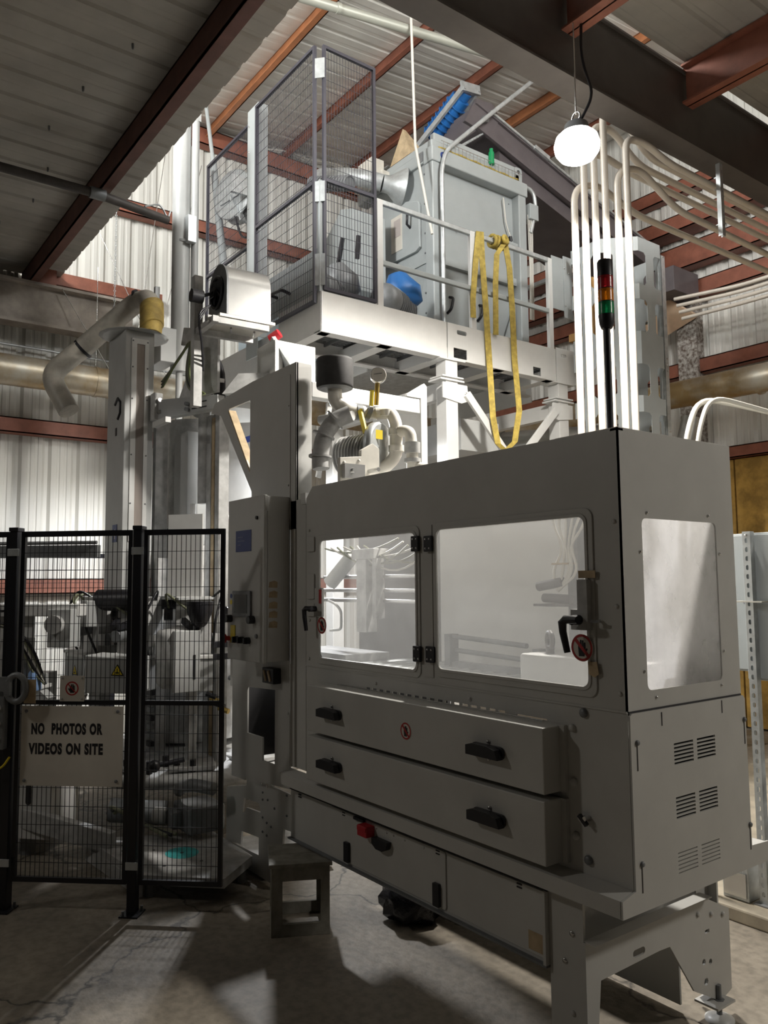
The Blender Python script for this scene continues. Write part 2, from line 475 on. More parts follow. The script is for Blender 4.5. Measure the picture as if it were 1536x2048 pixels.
def sheet_profile(width=0.9, h=0.032):
    pts = []
    n = 3; p = width / n
    for k in range(n):
        x = k * p
        pts += [(x, 0), (x + 0.03, h), (x + 0.065, h), (x + 0.095, 0), (x + 0.15, 0), (x + 0.158, 0.006), (x + 0.178, 0.006), (x + 0.186, 0), (x + 0.225, 0), (x + 0.233, 0.006), (x + 0.253, 0.006), (x + 0.261, 0)]
    pts.append((width, 0))
    return pts
def deck_profile(width=0.9, h=0.014):
    pts = []
    for k in range(3):
        x = k * 0.3
        pts += [(x, 0), (x + 0.02, h), (x + 0.05, h), (x + 0.07, 0), (x + 0.16, 0), (x + 0.17, 0.003), (x + 0.21, 0.003), (x + 0.22, 0)]
    pts.append((width, 0))
    return pts
def sheet_mesh(name, L, fn, material):
    prof = deck_profile() if name != 'wall_sheet' else sheet_profile()
    n = len(prof)
    v = [fn(x, h, 0) for x, h in prof] + [fn(x, h, L) for x, h in prof]
    mb = MB().add(v, [(k, k + 1, n + k + 1, n + k) for k in range(n - 1)])
    o = obj(name, mb, material); me = o.data
    bpy.data.objects.remove(o)
    return me
def sheets(root, me, name, locs, rots=None):
    for p in locs:
        o = bpy.data.objects.new(name, me); COL.objects.link(o); o.parent = root
        o.location = Vector(p) - root.location

# wall at the far end of the hall, x = -9
wl = bpy.data.objects.new('wall_left', None); COL.objects.link(wl); struct(wl); wl.location = (-9, 3, 0)
me = sheet_mesh('wall_sheet', 8.3, lambda x, h, l: (-h, x, l), SHEET)
sheets(wl, me, 'wall_sheet', [(-9.0, -4.5 + 0.9 * k, 0.0) for k in range(15)])
for z0, z1, dx, m in ((1.62, 1.78, 0.14, RED), (3.30, 3.46, 0.16, RED), (6.00, 6.16, 0.14, RED), (7.15, 7.36, 0.14, RED)):
    g = MB().box(-8.985, -8.985 + dx, -4.5, 8.9, z1 - 0.012, z1).box(-8.985, -8.985 + dx, -4.5, 8.9, z0, z0 + 0.012).box(-8.985 + dx - 0.012, -8.985 + dx, -4.5, 8.9, z0, z1)
    obj('girt', g, m, wl)
obj('girt', MB().box(-8.98, -8.86, 2.0, 3.35, 4.98, 5.12), RED, wl)
obj('column', MB().box(-8.95, -8.7, 1.93, 2.12, 4.84, 5.25), RED, wl)
# big dusty beam along that wall
bm_ = MB().box(-8.72, -8.70, -4.5, 2.95, 4.43, 4.86).box(-8.80, -8.60, -4.5, 2.95, 4.84, 4.87).box(-8.80, -8.60, -4.5, 2.95, 4.41, 4.44)
obj('wall_beam', bm_, DUSTBEAM, wl)
obj('insulation_strip', MB().tube([(-8.9, y, 7.36 + 0.095 * (y - 4.1) + 0.02 * math.sin(y * 9)) for y in [2.6 + 0.12 * k for k in range(36)]], 0.012, 6), WHITECABLE, wl)

# wall along the side of the hall, y = 9
wr = bpy.data.objects.new('wall_right', None); COL.objects.link(wr); struct(wr); wr.location = (-3, 9, 0)
me = sheet_mesh('wall_sheet', 8.6, lambda x, h, l: (x, h, l), SHEET)
sheets(wr, me, 'wall_sheet', [(-9.0 + 0.9 * k, 9.0, 0.0) for k in range(15)])
for z0, z1, y1, m in ((3.14, 3.28, 8.82, RED), (4.25, 4.43, 8.85, RED), (5.22, 5.42, 8.82, RED), (5.62, 5.92, 8.80, RED), (6.08, 6.28, 8.70, RED), (6.62, 6.80, 8.85, RED)):
    g = MB().box(-9.0, 4.5, y1, 8.985, z1 - 0.012, z1).box(-9.0, 4.5, y1, 8.985, z0, z0 + 0.012).box(-9.0, 4.5, y1, y1 + 0.012, z0, z1)
    obj('girt', g, m, wr)
for x0 in (-8.6, -7.4, -6.2, -5.0, -3.8, -2.6):
    obj('insulation_board', MB().box(x0, x0 + 1.18, 8.90, 8.95, 0.02, 3.13), FOAM, wr, bev=0.006)
obj('post', MB().box(-5.62, -5.36, 8.80, 8.96, 3.29, 5.2), mat('peeling_bark_post', (0.50, 0.48, 0.45), 0.8, col2=(0.12, 0.09, 0.07), scale=26), wr)

# roof
def rz(y): return 7.44 + 0.095 * (y - 4.1)
ce = bpy.data.objects.new('ceiling', None); COL.objects.link(ce); struct(ce); ce.location = (-3, 5, 7.4)
me = sheet_mesh('roof_sheet', 8.0, lambda x, h, l: (x, l, h + 0.095 * l), ROOFSHEET)
sheets(ce, me, 'roof_sheet', [(-9.0 + 0.9 * k, 1.0, rz(1.0)) for k in range(15)])
for i, y in enumerate((1.7, 2.8, 3.9, 5.0, 6.1, 7.2, 8.3)):
    z = rz(y)
    g = MB().box(-8.98, 4.4, y - 0.035, y + 0.035, z - 0.17, z - 0.158).box(-8.98, 4.4, y + 0.023, y + 0.035, z - 0.17, z - 0.005).box(-8.98, 4.4, y + 0.023, y + 0.10, z - 0.012, z)
    obj('purlin', g, ORANGE if i in (2, 5) else RED, ce)

# lower deck over the near side, its edge channel and joists
cd = bpy.data.objects.new('ceiling_deck', None); COL.objects.link(cd); struct(cd); cd.location = (-3, 0, 5.08)
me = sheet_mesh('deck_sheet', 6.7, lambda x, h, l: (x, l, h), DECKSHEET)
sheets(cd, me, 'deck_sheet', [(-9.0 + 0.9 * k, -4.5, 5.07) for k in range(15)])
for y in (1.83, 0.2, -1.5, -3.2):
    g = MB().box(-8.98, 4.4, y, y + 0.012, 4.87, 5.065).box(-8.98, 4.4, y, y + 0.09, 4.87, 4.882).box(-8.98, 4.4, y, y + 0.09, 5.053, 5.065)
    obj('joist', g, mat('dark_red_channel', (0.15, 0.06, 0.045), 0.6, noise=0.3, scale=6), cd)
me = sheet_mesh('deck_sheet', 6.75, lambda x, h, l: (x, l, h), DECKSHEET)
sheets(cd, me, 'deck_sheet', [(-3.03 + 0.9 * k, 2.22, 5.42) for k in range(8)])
for y in (2.45, 3.74, 5.04, 6.34, 7.64):
    g = MB().box(-3.06, 4.3, y, y + 0.012, 5.12, 5.415).box(-3.06, 4.3, y - 0.06, y + 0.07, 5.12, 5.135).box(-3.06, 4.3, y - 0.06, y + 0.07, 5.40, 5.415)
    obj('joist', g, RED, cd)
# screw points poking through the deck
for k in range(26):
    for x in (-4.05 - 0.62 * (k % 9),):
        y = 1.45 - 0.55 * (k // 9) + 0.1 * math.sin(k * 1.7)
        o = bpy.data.objects.new('deck_screw', bolt_mesh(0.008, 0.035, 10, GREYIRON)); COL.objects.link(o); o.parent = cd
        o.location = Vector((x, y, 5.068)) - cd.location; o.rotation_euler = ROT['-Z']
# main girder
gd = obj('girder', MB().box(-3.155, -3.14, 1.95, 8.95, 4.86, 5.38).box(-3.24, -3.055, 1.95, 8.95, 4.845, 4.86).box(-3.24, -3.055, 1.95, 8.95, 5.37, 5.385), DARKBEAM)
struct(gd)
# visible web side is boxed in by a cover plate
obj('cover_plate', MB().box(-3.085, -3.075, 1.95, 8.95, 4.861, 5.369), DARKBEAM, gd)

# ------------------------------------------------------------------ pipes on the walls
def duct(name, label, pts, r, rings, material, cat='pipe', group=None, n=20, joint=0.006):
    t = thing(name, label, cat, pts[0], group)
    obj('pipe_body', MB().tube(pts, r, n), material, t)
    for p, d in rings:
        obj('joint_band', MB().cyl(Vector(p) - Vector(d) * 0.018, Vector(p) + Vector(d) * 0.018, r + joint, n), material, t)
    return t
t = duct('dust_duct', 'long grey spiral duct hanging along the wall, brown dust on top', bend([(-8.35, -3.5, 3.83), (-8.35, 7.9, 3.83), (-3.2, 8.3, 3.86)], 0.7, 8), 0.155,
     [((-8.35, y, 3.83), (0, 1, 0)) for y in (0.6, 2.45, 4.3, 6.1)] + [((x, 8.06 + (x + 7.65) * 0.054, 3.845), (1, 0.054, 0)) for x in (-6.9, -5.65, -5.05, -4.3)], OLDPIPE)
for y in (2.45, 6.1):
    obj('hanger_wire', MB().cyl((-8.35, y, 3.98), (-8.35, y, 7.3 if y > 3 else 5.07), 0.004, 6), STEEL, t)
duct('branch_duct', 'short silver duct elbow under the platform, joining the wall duct', bend([(-7.35, 6.45, 3.35), (-6.2, 6.80, 3.3), (-5.5, 7.4, 3.32), (-5.45, 7.8, 3.36)], 0.3, 6), 0.15,
     [((-7.0, 6.557, 3.335), (0.957, 0.29, 0)), ((-6.6, 6.678, 3.32), (0.957, 0.29, 0))], SPIRAL)
duct('riser_duct', 'galvanised riser duct beside the ladder, below the wall duct', [(-5.05, 7.95, 0.002), (-5.05, 7.95, 3.15), (-4.97, 8.0, 3.52)], 0.11, [], SPIRAL)
# sprinkler pipe with hanger, black cable across to the deck
t = duct('sprinkler_pipe', 'long grey sprinkler pipe crossing under the roof purlins', [(-6.05, 3.2, 7.12), (-4.9, 8.7, 7.2)], 0.045, [((-5.9, 3.9, 7.13), (0.2, 0.98, 0)), ((-5.3, 6.8, 7.17), (0.2, 0.98, 0))], mat('grey_green_pipe', (0.42, 0.43, 0.38), 0.45, 0.2))
obj('pipe_hanger', MB().box(-5.36, -5.24, 6.55, 7.1, 7.5, 7.52).box(-5.36, -5.35, 6.55, 7.1, 7.42, 7.6).cyl((-5.3, 6.8, 7.2), (-5.3, 6.8, 7.5), 0.006, 8), GALV, t)
t = thing('black_drain_pipe', 'thin black pipe passing under the deck channel towards the mast', 'pipe', (-6.2, 0.9, 4.8))
obj('pipe_body', MB().tube([(-6.2, -3.0, 4.80), (-6.2, 1.8, 4.80), (-6.3, 2.42, 4.79)], 0.036, 12), mat('sooty_pipe', (0.08, 0.07, 0.065), 0.6, noise=0.4, scale=9), t)
obj('coupling', MB().cyl((-6.2, 1.74, 4.80), (-6.2, 1.86, 4.80), 0.047, 12), GREYIRON, t)
obj('loop_wire', MB().tube(bend([(-6.25, 2.2, 4.83), (-6.3, 2.35, 4.92), (-6.30, 2.42, 4.80), (-6.30, 2.44, 4.88)], 0.08), 0.008, 6), GALV, t)
t = thing('wall_conduit', 'thin conduit clipped along the ribbed wall above the dust duct', 'conduit', (-8.9, 2.0, 4.2))
obj('tube_run', MB().tube(bend([(-8.9, -3, 4.24), (-8.9, 2.0, 4.24), (-8.9, 2.9, 4.22), (-8.9, 4, 4.2)], 0.2), 0.014, 8), GALV, t)
for i, (y0, z0, y1, z1) in enumerate(((2.15, 4.84, 2.62, 3.98), (2.5, 5.6, 3.25, 3.99), (3.25, 6.7, 2.85, 3.99), (3.7, 6.7, 3.05, 4.0))):
    tag(obj('tie_wire', MB().tube([(-8.58, y0, z0), (-8.4, y1, z1)], 0.0045, 5), STEEL), ('first', 'second', 'third', 'fourth')[i] + ' thin tie wire from the deck channel, strung to the dust duct', 'wire', 'tie wires at the far wall')
ch = MB()
for k in range(66):
    z = 6.0 - k * 0.028
    ch.torus((-8.35, 2.63, z), (1, 0, 0) if k % 2 else (0, 1, 0), 0.011, 0.0035, 8, 5)
tag(obj('steel_chain', ch, GALV), 'slim steel chain hanging down in front of the far wall', 'chain')
tag(obj('sagging_cable', MB().tube(hang((-8.7, 3.35, 7.1), (-4.2, 3.15, 7.25), 0.35, 20), 0.008, 6), WHITECABLE), 'thin white cable sagging below the roof purlins', 'cable')
tag(obj('drop_conduit', MB().tube([(-5.68, 4.6, 7.35), (-5.66, 4.62, 5.9), (-5.5, 4.68, 4.97)], 0.013, 8), WHITECABLE), 'thin pale conduit dropping from roof to guard rail', 'conduit')

# ------------------------------------------------------------------ high bay lamp
t = thing('high_bay_lamp', 'glowing round high bay lamp hanging below the dark girder', 'lamp', LAMP)
x, y, z = LAMP
obj('housing', MB().lathe([(0.04, 0.15), (0.07, 0.13), (0.08, 0.085), (0.10, 0.07)], LAMP, n=28), GREYIRON, t)
obj('lens', MB().lathe([(0.10, 0.07), (0.125, 0.045), (0.137, 0.0), (0.13, -0.04), (0.105, -0.075), (0.06, -0.10), (1e-4, -0.107)], LAMP, n=28), LEDMAT, t)
obj('hook', MB().torus((x, y, z + 0.18), (0, 1, 0), 0.03, 0.006), STEEL, t)
obj('chain', MB().cyl((x, y, z + 0.20), (x, y, 5.12), 0.005, 6), STEEL, t)
obj('power_cord', MB().tube(bend([(x + 0.03, y, z + 0.14), (x + 0.09, y + 0.06, z + 0.3), (x + 0.03, y + 0.03, z + 0.55), (x + 0.02, y + 0.05, 5.12)], 0.2), 0.009, 6), BLACK, t)
# bodies for the added fill lamps, all out of sight
def fill_fixture(p, label):
    tt = thing('high_bay_lamp', label, 'lamp', p)  # named like the visible lamp, but these are added fill
    obj('housing', MB().lathe([(0.05, 0.20), (0.10, 0.17), (0.12, 0.09), (0.18, 0.045), (0.185, 0.0), (0.17, -0.012)], p, n=28), GREYIRON, tt)
    obj('lens', MB().lathe([(0.165, -0.012), (0.165, -0.02), (0.12, -0.045), (1e-4, -0.055)], p, n=28), LEDMAT, tt)
fill_fixture((-5.6, -2.6, 4.66), 'unseen added fill lamp under the near deck')
fill_fixture((2.4, 5.2, 4.86), 'unseen added fill lamp beyond the cabinet end')
fill_fixture((-1.0, 4.2, 7.08), 'unseen added fill lamp in the loft over the joists')
fill_fixture((-5.4, -0.2, 7.0), 'unseen added fill lamp in the loft over the ribbed deck')
tt = thing('packer_fill_lamp', 'hidden added fill lamp below the platform behind the portal frame', 'lamp', (-6.2, 3.45, 3.3))  # added body for the packer fill, kept out of sight
obj('cage_body', MB().lathe([(0.03, 0.06), (0.05, 0.03), (0.06, -0.02), (0.05, -0.05)], (-6.2, 3.45, 3.2), n=16), GREYIRON, tt)
obj('bulb', MB().sphere((-6.2, 3.45, 3.13), 0.045, 14, 8), LEDMAT, tt)
obj('hang_cord', MB().cyl((-6.2, 3.45, 3.26), (-6.2, 3.45, 3.56), 0.006, 6), BLACK, tt)
# ================================================================== bagging cabinet (foreground machine)
XR, YF = -1.643, 2.2
cab = thing('discharge_cabinet', 'large grey machine cabinet with two windowed doors and long drawer covers', 'machine', (-2.7, 2.55, 0))
# upper front panel with the two openings
WR_ = (-2.579, -1.79, 1.342, 1.925); WL_ = (-3.515, -2.725, 1.325, 1.922)
up_ = [(-3.66, 1.275), (XR, 1.275), (XR, 2.217), (-3.60, 2.217), (-3.66, 2.16)]
obj('front_panel', MB().py(up_, YF, YF + 0.006, [rrect(*[WR_[0] - .012, WR_[1] + .012, WR_[2] - .012, WR_[3] + .012], .03), rrect(WL_[0] - .012, WL_[1] + .012, WL_[2] - .012, WL_[3] + .012, .03)]), PAINT, cab)
lo_ = [(-3.66, 0.712), (XR, 0.712), (XR, 1.272), (-3.66, 1.272)]
slots = [rect(-3.12 + k * 0.052, -3.12 + k * 0.052 + 0.036, 1.201, 1.213) for k in range(18)] + [rect(-2.14, -1.99, 1.203, 1.209)]
obj('lower_front_panel', MB().py(lo_, YF + 0.001, YF + 0.007, slots), PAINT, cab)
obj('seam_strip', MB().box(-3.66, XR, YF - 0.003, YF + 0.001, 1.270, 1.277), PAINT, cab)
def window_door(W, O, label):
    o = obj('window_door', MB().py(rrect(*O, .035, 5), YF - 0.006, YF, [rrect(*W, .028, 5)]), PAINT, cab, bev=0.003, label=label)
    obj('stamped_rim', MB().py(rrect(W[0] - .012, W[1] + .012, W[2] - .012, W[3] + .012, .034, 5), YF - 0.010, YF - 0.006, [rrect(*W, .028, 5)]), PAINT, o, bev=0.002)
    obj('pane', MB().py(rrect(W[0] - .008, W[1] + .008, W[2] - .008, W[3] + .008, .03, 5), YF - 0.003, YF - 0.001), PANE, o, label='dusty clear plastic pane')
    return o
dr = window_door(WR_, (-2.606, -1.757, 1.308, 1.955), 'wide windowed door with dusty clear pane')
dl = window_door(WL_, (-3.555, -2.697, 1.291, 1.953), 'windowed door with dusty clear pane, machinery behind')
obj('door_mullion', MB().box(-2.69, -2.614, YF - 0.004, YF, 1.30, 1.95), PAINT, cab)
for x, z, d in ((-2.712, 1.872, dl), (-2.624, 1.868, dr), (-2.707, 1.395, dl), (-2.620, 1.398, dr)):
    h = obj('hinge', MB().py(rrect(x - .024, x + .024, z - .034, z + .034, .004, 2), YF - 0.022, YF - 0.008), BLACK, d, bev=0.003)
    for dx in (-.013, .013):
        for dz in (-.02, .02):
            b = bpy.data.objects.new('screw', bolt_mesh(0.0045, 0.002, 10, STEEL)); COL.objects.link(b); b.parent = d
            b.location = Vector((x + dx, YF - 0.0215, z + dz)) - wloc(d); b.rotation_euler = ROT['-Y']
# right door latch
obj('lock_plate', MB().py([(-1.812, 1.708), (-1.768, 1.708), (-1.768, 1.535), (-1.842, 1.535), (-1.842, 1.605), (-1.812, 1.605)], YF - 0.03, YF - 0.006), DUSTY, dr, bev=0.002)
obj('lever_handle', MB().cyl((-1.805, YF - 0.03, 1.57), (-1.805, YF - 0.07, 1.57), .017, 14).tube([(-1.775, YF - .075, 1.572), (-1.825, YF - .078, 1.572), (-1.838, YF - .078, 1.562), (-1.838, YF - .076, 1.53), (-1.826, YF - .07, 1.46)], [.013, .015, .015, .013, .011], 10), BLACK, dr)
no_touch(dr, (-1.811, YF - 0.0105, 1.474), (1, 0, 0), (0, 0, 1), (0, -1, 0), 0.047)
obj('tape_patch', MB().box(-1.817, -1.745, YF - 0.013, YF - 0.010, 1.712, 1.738), TAN, dr)
obj('tape_patch', MB().py([(-1.786, 1.428), (-1.75, 1.43), (-1.742, 1.39), (-1.76, 1.378), (-1.784, 1.386)], YF - 0.013, YF - 0.010), TAN, dr)
obj('wing_latch', MB().cyl((-1.735, YF - .006, 1.567), (-1.735, YF - .03, 1.567), .006, 8).box(-1.752, -1.72, YF - .034, YF - .028, 1.562, 1.571), STEEL, dr)
# left door latch
obj('lock_plate', MB().py(rrect(-3.545, -3.475, 1.53, 1.68, .006, 2), YF - 0.02, YF - 0.006), PAINT, dl, bev=0.002)
obj('lever_handle', MB().cyl((-3.535, YF - 0.02, 1.572), (-3.535, YF - 0.06, 1.572), .015, 12).tube([(-3.50, YF - .064, 1.575), (-3.555, YF - .066, 1.575), (-3.572, YF - .066, 1.565), (-3.572, YF - .064, 1.53), (-3.565, YF - .058, 1.46)], [.011, .013, .013, .012, .010], 10), BLACK, dl)
no_touch(dl, (-3.488, YF - 0.0105, 1.488), (1, 0, 0), (0, 0, 1), (0, -1, 0), 0.043)
obj('red_tag', MB().box(-3.497, -3.478, YF - .024, YF - .020, 1.60, 1.672), SIGNRED, dl)
for z0, z1 in ((1.87, 1.95), (1.62, 1.755), (1.53, 1.60)):
    obj('hinge_leaf', MB().py(rrect(-3.64, -3.57, z0, z1, .008, 2), YF - .008, YF), PAINT, cab, bev=0.002)
for x, z in ((-1.669, 1.90), (-1.669, 1.617), (-1.667, 1.332), (-3.628, 1.985), (-3.628, 1.93), (-3.628, 1.89), (-3.628, 1.735), (-3.628, 1.65), (-3.623, 1.51), (-3.628, 1.31), (-2.394, 1.236), (-3.034, 1.237)):
    bolt(cab, (x, YF, z), '-Y', .008, .006, PAINT)
for x, z, r in ((-1.82, 1.252, .016), (-1.872, 1.195, .013), (-1.872, 1.012, .014), (-1.868, 0.832, .014), (-1.818, 0.765, .016)):
    bolt(cab, (x, YF, z), '-Y', r, .012, PAINT if r < .015 else GREYIRON)
wn = obj('wing_nut', MB().bar((-1.838, YF - .02, .912), (-1.806, YF - .02, .884), .012, .014, (0, 1, 0)), BLACK, cab)
obj('nut', MB().cyl((-1.832, YF, .902), (-1.832, YF - .024, .902), .008, 8).cyl((-1.812, YF, .905), (-1.812, YF - .026, .905), .008, 8), STEEL, cab)
# drawer covers
def handle(parent, x, z, y):
    o = obj('handle', MB().py(rrect(x - .084, x + .084, z - .027, z + .02, .02, 4), y - .012, y - .002).prism([(-.085, -.022), (.085, -.022), (.07, .012), (.03, .022), (-.05, .022), (-.085, .012)], [], lambda u, v, t: (x + u, y - t, z + v), .012, .042), BLACK, parent, bev=0.006)
    for dz in (-.034, .03):
        bolt(parent, (x, y, z + dz), '-Y', .007, .008, STEEL)
for i, (z0, z1) in enumerate(((0.972, 1.197), (0.734, 0.950))):
    d = obj('drawer_cover', MB().box(-3.49, -1.92, 2.10, YF, z0, z1), PAINT, cab, bev=0.004, label=('upper long drawer cover with a no-touch sticker', 'lower long drawer cover')[i])
    obj('rear_flange', MB().box(-3.50, -1.898, YF - .016, YF + .0005, z0 + 0.002, z1 + (0.0 if i else 0.004)), PAINT, d)
    handle(d, -3.253, (1.086, 0.845)[i], 2.10)
    handle(d, -2.187, (1.083, 0.845)[i], 2.10)
    if i == 0:
        no_touch(d, (-2.684, 2.0995, 1.081), (1, 0, 0), (0, 0, 1), (0, -1, 0), 0.036)
obj('hinge_rod', MB().cyl((-3.35, YF - .006, 1.203), (-2.0, YF - .006, 1.203), .003, 6), STEEL, cab)
# ledge below the drawers
led = MB().add([(-3.82, 2.13, .645), (XR, 2.13, .645), (XR, 2.13, .700), (-3.82, 2.13, .700), (XR, 2.199, .716), (-3.82, 2.199, .716), (XR, 2.199, .645), (-3.82, 2.199, .645)],
     [(0, 1, 2, 3), (3, 2, 4, 5), (0, 7, 6, 1), (7, 5, 4, 6), (0, 3, 5, 7), (1, 6, 4, 2)])
obj('ledge', led, PAINT, cab)
# base panel with service door
bp_ = obj('base_panel', MB().box(-3.82, -2.005, YF, YF + .006, .357, .645), PAINT, cab)
sd = obj('service_door', MB().py(rrect(-3.42, -2.553, .372, .603, .012, 3), YF - .006, YF), PAINT, cab, bev=0.002)
obj('side_door', MB().box(-2.545, -2.012, YF - .004, YF, .372, .603), PAINT, cab, bev=0.002)
obj('seam', MB().box(-3.82, -2.005, YF - .009, YF, .608, .612), DARKGAP, cab)
obj('bottom_lip', MB().box(-3.82, -2.005, YF - .02, YF + .02, .352, .360), GREYIRON, cab)
obj('panel_lip', MB().box(-2.018, -2.005, YF - .02, YF, .360, .610), PAINT, cab)
for x in (-3.265, -2.603):
    h = obj('hinge', MB().py(rrect(x - .02, x + .02, .376, .468, .004, 2), YF - .02, YF - .006), BLACK, sd, bev=0.003)
obj('safety_switch', MB().box(-3.118, -3.045, YF - .055, YF - .006, .545, .594), REDP, sd, bev=0.004, label='red safety switch box')
obj('switch_lid', MB().box(-3.115, -3.048, YF - .058, YF - .055, .571, .591), REDP, sd, bev=0.002)
obj('latch_rod', MB().box(-3.20, -3.118, YF - .02, YF - .006, .592, .604), BLACK, sd)
obj('cup_handle', MB().prism([(-.06, .02), (.06, .02), (.05, -.012), (.02, -.026), (-.03, -.026), (-.06, -.008)], [], lambda u, v, t: (-2.975 + u, YF - t, .532 + v), .006, .035), BLACK, sd, bev=0.004)
for x in (-3.72, -3.30, -2.60, -2.14):
    for dz in (0, .012):
        obj('slot', MB().box(x - .012, x + .012, YF - .0075, YF, .582 + dz, .587 + dz), BLACK, cab)
for x in (-2.95, -2.90, -2.69, -3.03, -2.82):
    bolt(cab, (x, YF - .004, .585), '-Y', .005, .004, STEEL)
obj('stained_label', MB().box(-2.10, -2.02, YF - .0055, YF - .003, .385, .45), TAN, cab)
# side of the cabinet
sp_ = [(2.2, 1.275), (2.89, 1.275), (2.89, 2.217), (2.2, 2.217)]
obj('end_panel', MB().px(sp_, XR, XR - .006, [rrect(2.315, 2.77, 1.335, 1.915, .022, 4)]), PAINT, cab)
obj('end_pane', MB().px(rrect(2.305, 2.78, 1.325, 1.925, .022, 4), XR - .007, XR - .009), PANE2, cab, label='hazy plastic side pane')
lv = [(2.2, 1.262), (2.21, 1.270), (2.885, 1.270), (2.897, 1.258), (2.90, .722), (3.017, .716), (3.02, .70), (3.005, .645), (2.13, .645), (2.13, .700), (2.2, .716)]
slits = []
for z0 in (1.077, .898, .72):
    for k in range(6):
        for ya in (2.434, 2.572):
            hh = .0075 if z0 > .8 else .004
            slits.append(rect(ya, ya + .114, z0 + k * .0128, z0 + k * .0128 + hh))
obj('vented_end_panel', MB().px(lv, XR + .010, XR + .003, slits), PAINT, cab)
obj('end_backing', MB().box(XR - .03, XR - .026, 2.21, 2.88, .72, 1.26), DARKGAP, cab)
obj('end_gap', MB().box(XR - .004, XR + .003, 2.205, 2.885, 1.262, 1.276), DARKGAP, cab)
for y, z, l in ((2.231, 1.176, -.09), (2.884, 1.182, -.09), (2.234, .794, -.09), (2.89, .799, -.09), (2.371, 1.215, .045), (2.739, 1.22, .045)):
    if l < 0: bolt(cab, (XR + .010, y, z), '+X', .009, .008, GREYIRON)
    obj('keyhole_slit', MB().box(XR + .0095, XR + .0112, y - .0025, y + .0025, min(z, z + l), max(z, z + l)), BLACK, cab)
for y, z in ((2.345, 1.935), (2.72, 1.94), (2.30, 1.80), (2.785, 1.80), (2.785, 1.44), (2.30, 1.40), (2.76, 1.318), (2.36, 1.31)):
    bolt(cab, (XR, y, z), '+X', .005, .006, STEEL)
# rear edge, top rims, interior
obj('rear_frame', MB().box(XR - .05, XR - .006, 2.86, 2.89, .72, 2.217).box(-3.62, XR - .05, 2.87, 2.89, 2.16, 2.217), PAINT, cab)
obj('back_panel', MB().box(-3.35, XR - .05, 2.874, 2.88, 1.20, 2.16), mat('bright_inner_white', (0.80, 0.80, 0.78), 0.5), cab)
obj('ledge_end', MB().box(-2.0, XR, 2.9, 3.015, .65, .712), PAINT, cab)
obj('top_rim', MB().box(-3.6, XR, YF + .006, YF + .03, 2.207, 2.215).box(XR - .03, XR - .006, YF, 2.88, 2.207, 2.215), PAINT, cab)
obj('top_gusset', MB().box(-1.92, XR - .006, YF + .006, 2.5, 2.212, 2.220).box(-1.70, XR - .006, 2.70, 2.89, 2.212, 2.220), PAINT, cab)
obj('interior_floor', MB().box(-3.64, XR - .03, YF + .02, 2.87, 1.215, 1.235), DUSTY, cab)
for k in range(17):
    x = -3.5 + k * .085
    obj('floor_roller', MB().cyl((x, YF + .05, 1.262), (x, 2.80, 1.262), .024, 12), GALV, cab)
blk = obj('counterweight_block', MB().box(-2.36, -1.75, 2.45, 2.80, 1.238, 1.405), WHITE, cab, bev=0.012)
obj('lifting_eye', MB().torus((-2.26, 2.53, 1.46), (0.55, 1, 0), .032, .011, 18).cyl((-2.26, 2.53, 1.405), (-2.26, 2.53, 1.435), .018, 10), mat('dark_eye_iron', (.10, .095, .09), .5), blk)
obj('guide_post', MB().box(-2.335, -2.275, 2.74, 2.82, 1.405, 2.15).box(-2.22, -2.13, 2.80, 2.86, 1.405, 2.15), GREYIRON, cab)
obj('sensor_bracket', MB().box(-2.43, -2.25, 2.62, 2.74, 1.595, 1.605).cyl((-2.45, 2.68, 1.68), (-2.31, 2.68, 1.70), .022, 10).cyl((-2.42, 2.68, 1.63), (-2.27, 2.68, 1.625), .02, 10), mat('dark_sensor_grey', (.10, .095, .10), .5), cab)
for k in range(6):
    a = -2.36 + k * .035
    obj('cable', MB().tube(bend([(a - .02 + .02 * k, 2.70, 2.15), (a + .05 * math.sin(k * 2.1), 2.68, 1.95), (-2.31 + .008 * k, 2.69, 1.85), (a + .03 * math.sin(k), 2.67, 1.74), (-2.34, 2.68, 1.66)], .1), .006, 6), WHITECABLE, cab)
obj('cable_tie', MB().box(-2.36, -2.27, 2.665, 2.715, 1.775, 1.782), TAN, cab)
obj('side_bracket', MB().py([(-2.12, 1.40), (-1.98, 1.40), (-1.98, 1.95), (-2.08, 1.95), (-2.08, 1.64), (-2.12, 1.64)], 2.84, 2.85), PAINT2, cab)
obj('folding_frame', MB().cyl((-3.05, 2.7, 1.43), (-2.55, 2.7, 1.41), .012, 8).cyl((-3.08, 2.72, 1.36), (-2.48, 2.72, 1.34), .012, 8).box(-3.1, -3.06, 2.68, 2.74, 1.25, 1.44).box(-2.5, -2.46, 2.68, 2.74, 1.25, 1.40).box(-3.02, -2.56, 2.66, 2.70, 1.26, 1.31), GREYIRON, cab)
